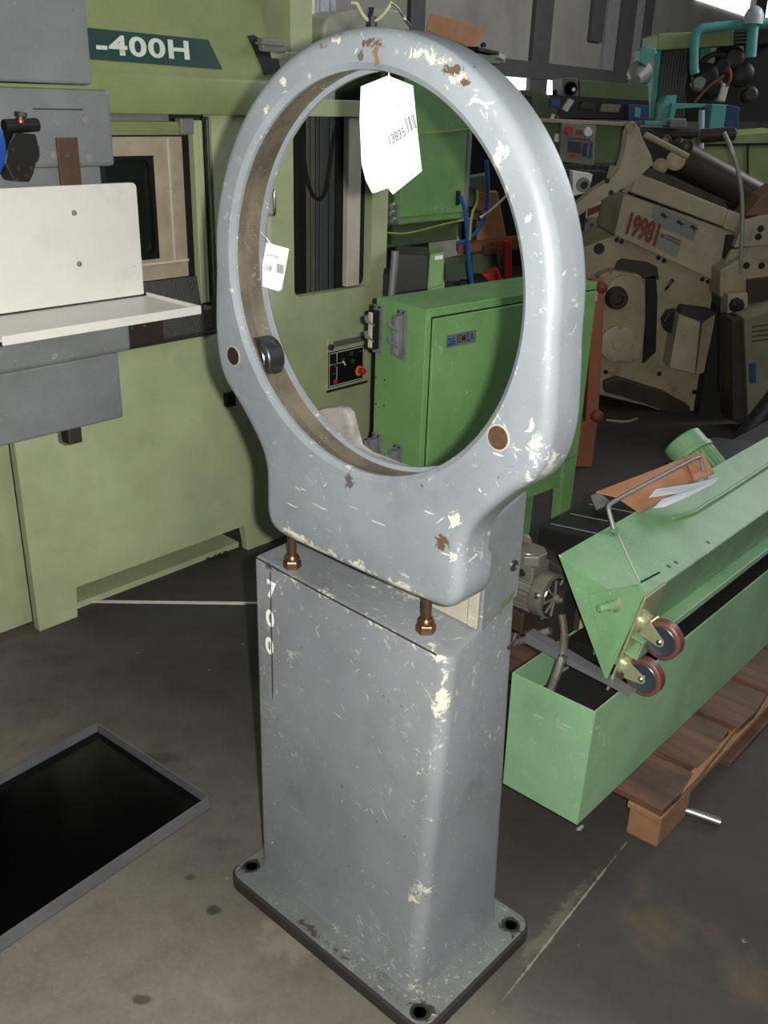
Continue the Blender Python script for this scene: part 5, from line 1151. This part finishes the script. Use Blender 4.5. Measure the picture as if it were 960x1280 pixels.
# orange stand right of the control cabinet
q = q1_(738, 440, 4.35)
OS = thing('orange_stand', 'rusty orange upright stand just right of the green control cabinet', 'stand', FZ, (q[0], 4.35, 0))
MB().prism([q1_(742, 352, 4.3), q1_(757, 352, 4.3), q1_(748, 520, 4.3), q1_(732, 528, 4.3)], (0, .1, 0), .006).build('upright', M['orange'], OS)
MB().prism([q1_(725, 530, 4.3), q1_(748, 520, 4.3), (q1_(748, 520, 4.3)[0], 4.3, 0), (q1_(725, 530, 4.3)[0], 4.3, 0)], (0, .1, 0), .006).build('foot', M['orange'], OS)
MB().lathe(q1_(752, 359, 4.28), (0, -1, 0), [(0, .026), (.02, .024), (.03, .01)], 16).build('red_knob', M['redmark'], OS, smooth=True)
MB().lathe(q1_(746, 520, 4.28), (0, -1, 0), [(0, .03), (.02, .028), (.03, .01)], 16).build('red_knob', M['redmark'], OS, smooth=True)
# --- CNC lathe in the middle distance
YC = 7.4
CL = thing('cnc_lathe', 'dark green CNC lathe in the background with a grey keypad control panel', 'machine', FZ, (q1_(740, 180, YC)[0], YC + .4, 0))
slab([(660, 152), (784, 156), (782, 206), (664, 203)], YC, .8, 'lathe_cabinet', 'green_far', CL, .01)
slab([(655, 147), (790, 153), (790, 158), (655, 152)], YC - .06, .9, 'worktop_edge', 'cream', CL, .004)
cpn = slab([(702, 153), (745, 157), (742, 208), (699, 202)], YC - .14, .13, 'control_panel', 'panelgrey', CL, .006)
MB().lathe(q1_(711, 163, YC - .145), (0, -1, 0), [(0, .03), (.03, .028)], 14).build('red_button', M['red'], cpn)
MB().lathe(q1_(734, 165, YC - .145), (0, -1, 0), [(0, .032), (.04, .028)], 14).build('white_knob', M['white'], cpn, smooth=True)
for pts, mt, nm in (([(720, 162), (727, 162), (727, 168), (720, 168)], 'orange', 'orange_key'), ([(711, 171), (738, 174), (738, 177), (711, 174)], 'orange', 'orange_text_line'), ([(710, 176), (727, 178), (726, 192), (709, 190)], 'lcd', 'keypad'), ([(729, 179), (735, 179), (733, 196), (727, 195)], 'lcd', 'keypad'), ([(738, 180), (741, 180), (740, 196), (736, 195)], 'navy', 'keypad'), ([(738, 177), (742, 177), (741, 181), (738, 181)], 'red', 'red_key'), ([(712, 193), (715, 193), (714, 198), (711, 198)], 'red', 'red_key'), ([(718, 193), (721, 193), (720, 198), (717, 198)], 'red', 'red_key'), ([(715, 193), (717, 193), (717, 197), (715, 197)], 'greenbtn', 'green_key'), ([(734, 195), (740, 196), (739, 198), (733, 197)], 'greenbtn', 'green_key')):
    slab(pts, YC - .146, .006, nm, mt, cpn)
slab([(690, 205), (782, 208), (770, 240), (690, 235)], YC - .25, .5, 'apron', 'edge_dirt', CL, .005)
for k in range(7): slab([(702 + k * 10, 207), (704 + k * 10, 207), (700 + k * 10, 224), (698 + k * 10, 224)], YC - .26, .02, 'apron_rib', 'black', CL)
MB().box(q1_(650, 200, YC)[0], q1_(800, 200, YC)[0], YC + .05, YC + .7, 0, q1_(700, 205, YC)[2]).build('lathe_base', M['dark'], CL)
hdk = slab([(703, 97), (722, 97), (724, 123), (703, 125)], YC + .2, .5, 'headstock_end', 'dustygrey', CL, .008)
MB().lathe(q1_(713, 111, YC + .2), (0, -1, 0), [(0, .052), (.01, .050), (.01, .044), (-.0, .04)], 24).build('spindle_bore', M['black'], hdk)
MB().lathe(q1_(717, 112, YC + .17), (0, -1, 0), [(0, .014), (.01, .012)], 10).build('shiny_center', M['white'], hdk)
slab([(724, 99), (788, 105), (812, 106), (812, 126), (790, 130), (724, 124)], YC + .2, .6, 'long_hood', 'green_far', CL, .01)
slab([(652, 112), (682, 116), (695, 128), (700, 150), (652, 150)], YC + .1, .5, 'round_guard', 'green_dark', CL, .01)
slab([(680, 118), (812, 126), (812, 150), (680, 149)], YC + .15, .4, 'dark_carriage', 'black', CL, .01)
slab([(703, 136), (712, 123), (718, 126), (709, 140)], YC + .05, .08, 'instruction_card', 'creamwhite', CL)
slab([(688, 122), (700, 123), (700, 134), (688, 133)], YC + .05, .05, 'blue_box', 'navy', CL, .004)
slab([(690, 142), (694, 143), (692, 150), (688, 149)], YC + .02, .05, 'white_cup', 'creamwhite', CL)
slab([(727, 127), (742, 129), (742, 137), (725, 136)], YC + .1, .1, 'tool_block', 'edge_dirt', CL, .004); slab([(752, 130), (776, 131), (774, 141), (750, 140)], YC + .1, .1, 'tool_block', 'dustygrey', CL, .004)
slab([(786, 130), (812, 132), (812, 150), (786, 151)], YC - .0, .2, 'blue_housing', 'navy', CL, .006); slab([(794, 134), (801, 135), (800, 147), (793, 146)], YC - .02, .05, 'pale_window', 'turq', CL)
MB().cyl(q1_(694, 112, YC + .5), q1_(694, 126, YC + .5), .02, 10).build('small_post', M['dark'], CL)
slab([(694, 167), (701, 168), (700, 178), (693, 177)], YC - .05, .05, 'lit_gap', 'white', CL)
# --- turquoise and green machine at the upper right
YT = 8.2
TM = thing('bellows_machine', 'green and turquoise machine with tall dark bellows at the upper right', 'machine', FZ, (q1_(890, 150, YT)[0], YT + .6, 0))
slab([(822, 42), (918, 37), (918, 57), (822, 63)], YT - .1, .5, 'green_beam', 'green_hood', TM, .01)
slab([(916, 37), (980, 34), (980, 55), (916, 57)], YT - .05, .5, 'vent_beam', 'black', TM, .01)
for k in range(4): slab([(919, 39 + k * 4.4), (938, 38 + k * 4.4), (938, 39.5 + k * 4.4), (919, 40.5 + k * 4.4)], YT - .12, .03, 'vent_slat', 'dustygrey', TM)
slab([(828, 63), (860, 60), (856, 152), (818, 152)], YT, .5, 'bellows', 'bellows_far', TM, .01)
slab([(820, 59), (828, 58), (818, 150), (812, 150)], YT - .05, .3, 'turquoise_edge', 'turq', TM, .008)
slab([(860, 57), (980, 54), (980, 152), (856, 152)], YT + .25, .4, 'dark_recess', 'black', TM)
slab([(868, 57), (874, 57), (872, 85), (866, 88)], YT + .1, .1, 'turquoise_plate', 'turq', TM); slab([(876, 58), (886, 57), (884, 82), (874, 84)], YT + .12, .1, 'turquoise_plate', 'turq', TM)
slab([(888, 60), (896, 58), (890, 96), (882, 98)], YT + .08, .1, 'white_guide', 'creamwhite', TM); slab([(920, 57), (930, 55), (930, 70), (920, 70)], YT + .08, .1, 'white_guide', 'creamwhite', TM)
slab([(903, 104), (912, 106), (906, 128), (897, 126)], YT - .05, .1, 'tilted_cylinder', 'creamwhite', TM, .01)
MB().tube([q1_(869, 92, YT - .15), q1_(867, 84, YT - .15), q1_(868, 50, YT - .15), q1_(872, 38, YT - .15), q1_(882, 35, YT - .15), q1_(935, 30, YT - .15), q1_(990, 26, YT - .15)], .035, 12, 1).build('turquoise_pipe', M['turq'], TM, smooth=True)
MB().cyl(q1_(942, 24, YT - .18), q1_(938, 72, YT - .18), .042, 14).build('pale_blue_pipe', M['turq'], TM, smooth=True)
MB().lathe(q1_(941, 30, YT - .2), (0, 0, 1), [(0, .07), (.06, .07), (.10, .05), (.12, .02)], 16).build('pipe_cap', M['alu'], TM, smooth=True)
for px, py, r_, mt in ((880, 98, .10, 'black'), (900, 86, .07, 'dark'), (872, 106, .06, 'dull_steel'), (925, 95, .09, 'black'), (935, 120, .06, 'edge_dirt'), (890, 112, .08, 'dark'), (915, 75, .08, 'edge_dirt')):
    MB().lathe(q1_(px, py, YT + .12), (-.2, -1, .1), [(0, r_), (.12, r_), (.14, r_ * .7)], 14).build('motor_cluster', M[mt], TM, smooth=True)
MB().tube([q1_(905, 88, YT - .05), q1_(912, 84, YT - .1), q1_(914, 98, YT - .1), q1_(908, 108, YT - .08)], .014, 6, 2).build('orange_hose', M['orange'], TM, smooth=True)
MB().tube([q1_(868, 128, YT - .05), q1_(885, 108, YT - .1), q1_(905, 94, YT - .1)], .012, 6, 1).build('orange_hose', M['orange'], TM, smooth=True)
MB().tube([q1_(872, 84, YT - .05), q1_(882, 72, YT - .1), q1_(898, 66, YT - .1), q1_(905, 70, YT - .1)], .022, 8, 2).build('black_hose', M['rubber'], TM, smooth=True)
slab([(890, 130), (908, 131), (904, 165), (886, 164)], YT - .45, .3, 'turquoise_box', 'turq', TM, .006); slab([(907, 130), (925, 134), (922, 168), (904, 165)], YT - .44, .3, 'blue_box_side', 'navy', TM, .006)
slab([(840, 129), (890, 130), (890, 134), (845, 135), (842, 150), (836, 150)], YT - .3, .2, 'turquoise_frame', 'turq', TM, .004); slab([(828, 130), (834, 119), (846, 119), (844, 133), (838, 154), (826, 152)], YT - .25, .2, 'turquoise_bracket', 'turq', TM, .004)
slab([(838, 149), (858, 148), (858, 160), (837, 160)], YT - .6, .2, 'grey_block', 'panelgrey', TM, .008)
slab([(806, 151), (836, 152), (836, 157), (806, 156)], YT - .5, .3, 'turquoise_rail', 'turq', TM, .003)
MB().cyl(q1_(877, 138, YT - .65), q1_(876, 186, YT - .65), .022, 10).build('steel_post', M['alu'], TM, smooth=True)
slab([(795, 160), (880, 163), (880, 172), (800, 172)], YT - .5, .5, 'oily_table', 'edge_dirt', TM, .01)
slab([(865, 172), (985, 162), (985, 240), (865, 230)], YT - .3, .6, 'lower_green_body', 'green_hood', TM, .01)
slab([(880, 180), (985, 178), (985, 181), (880, 183)], YT - .31, .02, 'panel_seam', 'black', TM); slab([(934, 180), (936, 180), (936, 235), (934, 235)], YT - .31, .02, 'panel_seam', 'black', TM)
MB().box(q1_(800, 180, YT)[0], q1_(985, 180, YT)[0], YT - .1, YT + .6, 0, q1_(870, 185, YT)[2]).build('machine_bed', M['dark'], TM)
slab([(795, 172), (870, 172), (870, 235), (795, 225)], YT - .2, .3, 'dark_underside', 'black', TM)
# small fittings around 805,70 (turquoise clamp with lamp)
tag(slab([(800, 62), (808, 58), (820, 60), (822, 68), (812, 72), (808, 84), (800, 78)], YT - .2, .2, 'lamp_clamp', 'turq', r=.01), 'turquoise clamp on the left shoulder of the bellows machine', 'clamp')
tag(MB().lathe(q1_(800, 92, YT - .1), (-.4, -1, -.3), [(0, .10), (.14, .05), (.2, .04)], 18).build('work_lamp', M['dull_steel'], frame=FZ, smooth=True), 'small round metal work lamp beside the turquoise clamp', 'lamp')
# --- clutter seen through the ring right of the electrical box
YQ = 4.9
RM = thing('red_machine', 'dark machine with bright red castings seen low through the right of the ring', 'machine', FZ, (q1_(620, 320, YQ)[0], YQ + .4, 0))
slab([(575, 120), (665, 120), (665, 300), (575, 300)], YQ + .55, .2, 'dark_backing', 'dark', RM)
slab([(596, 240), (622, 240), (636, 312), (596, 312)], YQ + .4, .1, 'tan_board', 'card', RM, .004)
slab([(572, 306), (655, 298), (655, 312), (572, 318)], YQ + .3, .15, 'red_beam', 'orange', RM, .004)
slab([(630, 300), (640, 302), (640, 352), (630, 350)], YQ + .1, .1, 'red_casting', 'red', RM, .006); slab([(603, 344), (622, 336), (628, 350), (612, 353)], YQ - .1, .1, 'red_casting', 'red', RM, .006)
slab([(604, 310), (622, 310), (622, 318), (604, 320)], YQ + .1, .1, 'red_casting', 'redmark', RM, .006)
slab([(556, 330), (586, 328), (586, 352), (556, 352)], YQ, .2, 'dusty_green_box', 'green_dark', RM, .004); slab([(590, 318), (622, 316), (622, 348), (590, 350)], YQ + .2, .2, 'dusty_green_box', 'green_dark', RM, .004)
slab([(578, 238), (597, 236), (597, 258), (578, 262)], YQ - .4, .2, 'junction_box', 'black', RM, .006)
slab([(586, 222), (612, 218), (612, 240), (586, 240)], YQ + .1, .15, 'grey_box', 'panelgrey', RM, .004)
slab([(584, 264), (604, 266), (604, 276), (584, 276)], YQ - .3, .12, 'connector_plug', 'black', RM, .004)
MB().box(q1_(575, 340, YQ)[0], q1_(665, 340, YQ)[0], YQ, YQ + .5, 0, q1_(600, 350, YQ)[2]).build('machine_base', M['dark'], RM)
tag(MB().tube([q1_(576, 245, 4.2), q1_(582, 262, 4.2), q1_(584, 290, 4.2), q1_(586, 330, 4.2), q1_(590, 356, 4.2)], .010, 8, 2).build('air_hose', M['bluehose'], frame=FZ, smooth=True), 'blue air hose hanging straight down beside the electrical box', 'hose')
tag(MB().tube([q1_(608, 200, 4.3), q1_(610, 235, 4.3), q1_(609, 262, 4.3), q1_(600, 285, 4.3), q1_(586, 300, 4.3), q1_(572, 304, 4.3)], .009, 8, 2).build('air_hose', M['bluehose'], frame=FZ, smooth=True), 'blue air hose curving down to the left behind the white wire', 'hose')
tag(MB().tube([q1_(640, 238, 4.0), q1_(615, 262, 4.0), q1_(600, 272, 4.0)], .005, 6, 1).build('white_wire', M['white'], frame=FZ, smooth=True), 'thin white wire slanting through the right of the ring opening', 'wire')
tag(MB().tube([q1_(596, 238, 4.1), q1_(597, 252, 4.1), q1_(589, 268, 4.1), q1_(587, 300, 4.1)], .006, 6, 1).build('green_wire', M['yellowcord'], frame=FZ, smooth=True), 'yellow green wire dangling by the black junction box', 'wire')
# dark case and green pedestal behind the control cabinet
KY = 3.55
tag(slab([(494, 316), (536, 318), (534, 362), (492, 368)], KY + .08, .2, 'dark_case', 'black', r=.004), 'dark box standing behind the control cabinet under the electrical box', 'box')
GP = tag(slab([(537, 318), (556, 314), (554, 356), (534, 362)], KY - .05, .12, 'green_post', 'green_cab', r=.004), 'green flat post with a white label behind the control cabinet', 'post')
slab([(544, 320), (554, 319), (553, 324), (543, 325)], KY - .054, .004, 'post_label', 'white', GP)
gx = q1_(545, 350, KY); 
MB().box(gx[0] - .03, gx[0] + .03, KY - .04, KY + .05, 0, gx[2]).build('post_leg', M['green_cab'], GP)
dcase = bpy.data.objects['dark_case']; cx0 = q1_(513, 350, KY); MB().box(cx0[0] - .1, cx0[0] + .1, KY + .10, KY + .26, 0, cx0[2]).build('case_stand', M['dark'], dcase)
tag(MB().tube([q1_(494, 314, KY - .1), q1_(493, 330, KY - .1), q1_(491, 350, KY - .1), q1_(489, 372, KY - .1), (q1_(487, 400, KY - .1)[0], KY - .1, .0)], .014, 10, 1).build('grey_conduit', M['dull_steel'], frame=FZ, smooth=True), 'grey flexible conduit standing at the left end behind the control cabinet', 'conduit')
# --- things peeping over the crown of the ring: they lie on the electrical box
def EQ(pts, y): return [(lambda q: (q[0], y, max(q[2], EZT + .0103)))(FE.v(px, py, y)) for px, py in pts]
MB().box(ex0 - .16, ex1 + .20, .0, .36, EZT, EZT + .010, .003).build('cover_plate', M['green_dark'], EB)
def eslab(pts, y, d, name, mat, par=None, r=0.0):
    b = MB(); b.prism(EQ(pts, y), (0, d, 0), r); return b.build(name, M[mat], par, frame=FE if par is None else None)
dmo = tag(eslab([(404, 62), (404, 42), (406, 30), (412, 20), (424, 14), (450, 11), (475, 10), (500, 12), (509, 20), (513, 32), (514, 62)], .03, .28, 'metal_hood', 'hoodmetal', r=.012), 'brushed grey metal hood peeping over the crown of the ring', 'cover')
eslab([(463, 9), (468, 9), (461, 44), (456, 44)], .026, .01, 'hood_seam', 'dark', dmo)
cf = tag(eslab([(540, 17), (606, 34), (596, 62), (575, 54), (533, 38)], .10, .006, 'carton_flap', 'card', r=.0015), 'tan cardboard flap sticking up behind the crown of the ring', 'cardboard')
eslab([(535, 40), (594, 60), (592, 76), (535, 66)], .11, .16, 'carton', 'card', cf, .002)
pl_ = tag(eslab([(597, 66), (632, 74), (632, 90), (597, 84)], .06, .2, 'plate_stack', 'panelgrey', r=.003), 'stack of grey plates beyond the right shoulder of the ring crown', 'plates')
eslab([(598, 58), (624, 64), (624, 69), (598, 64)], .05, .2, 'dark_plate', 'black', pl_, .002)
eslab([(624, 66), (632, 70), (632, 76), (624, 72)], .05, .2, 'pale_plate', 'creamwhite', pl_, .002)
q = FE.v(604, 59, .1); MB().lathe((q[0], .1, q[2]), (0, 0, 1), [(0, .012), (.013, .012), (.018, .007)], 14).build('small_knob', M['black'], pl_, smooth=True)
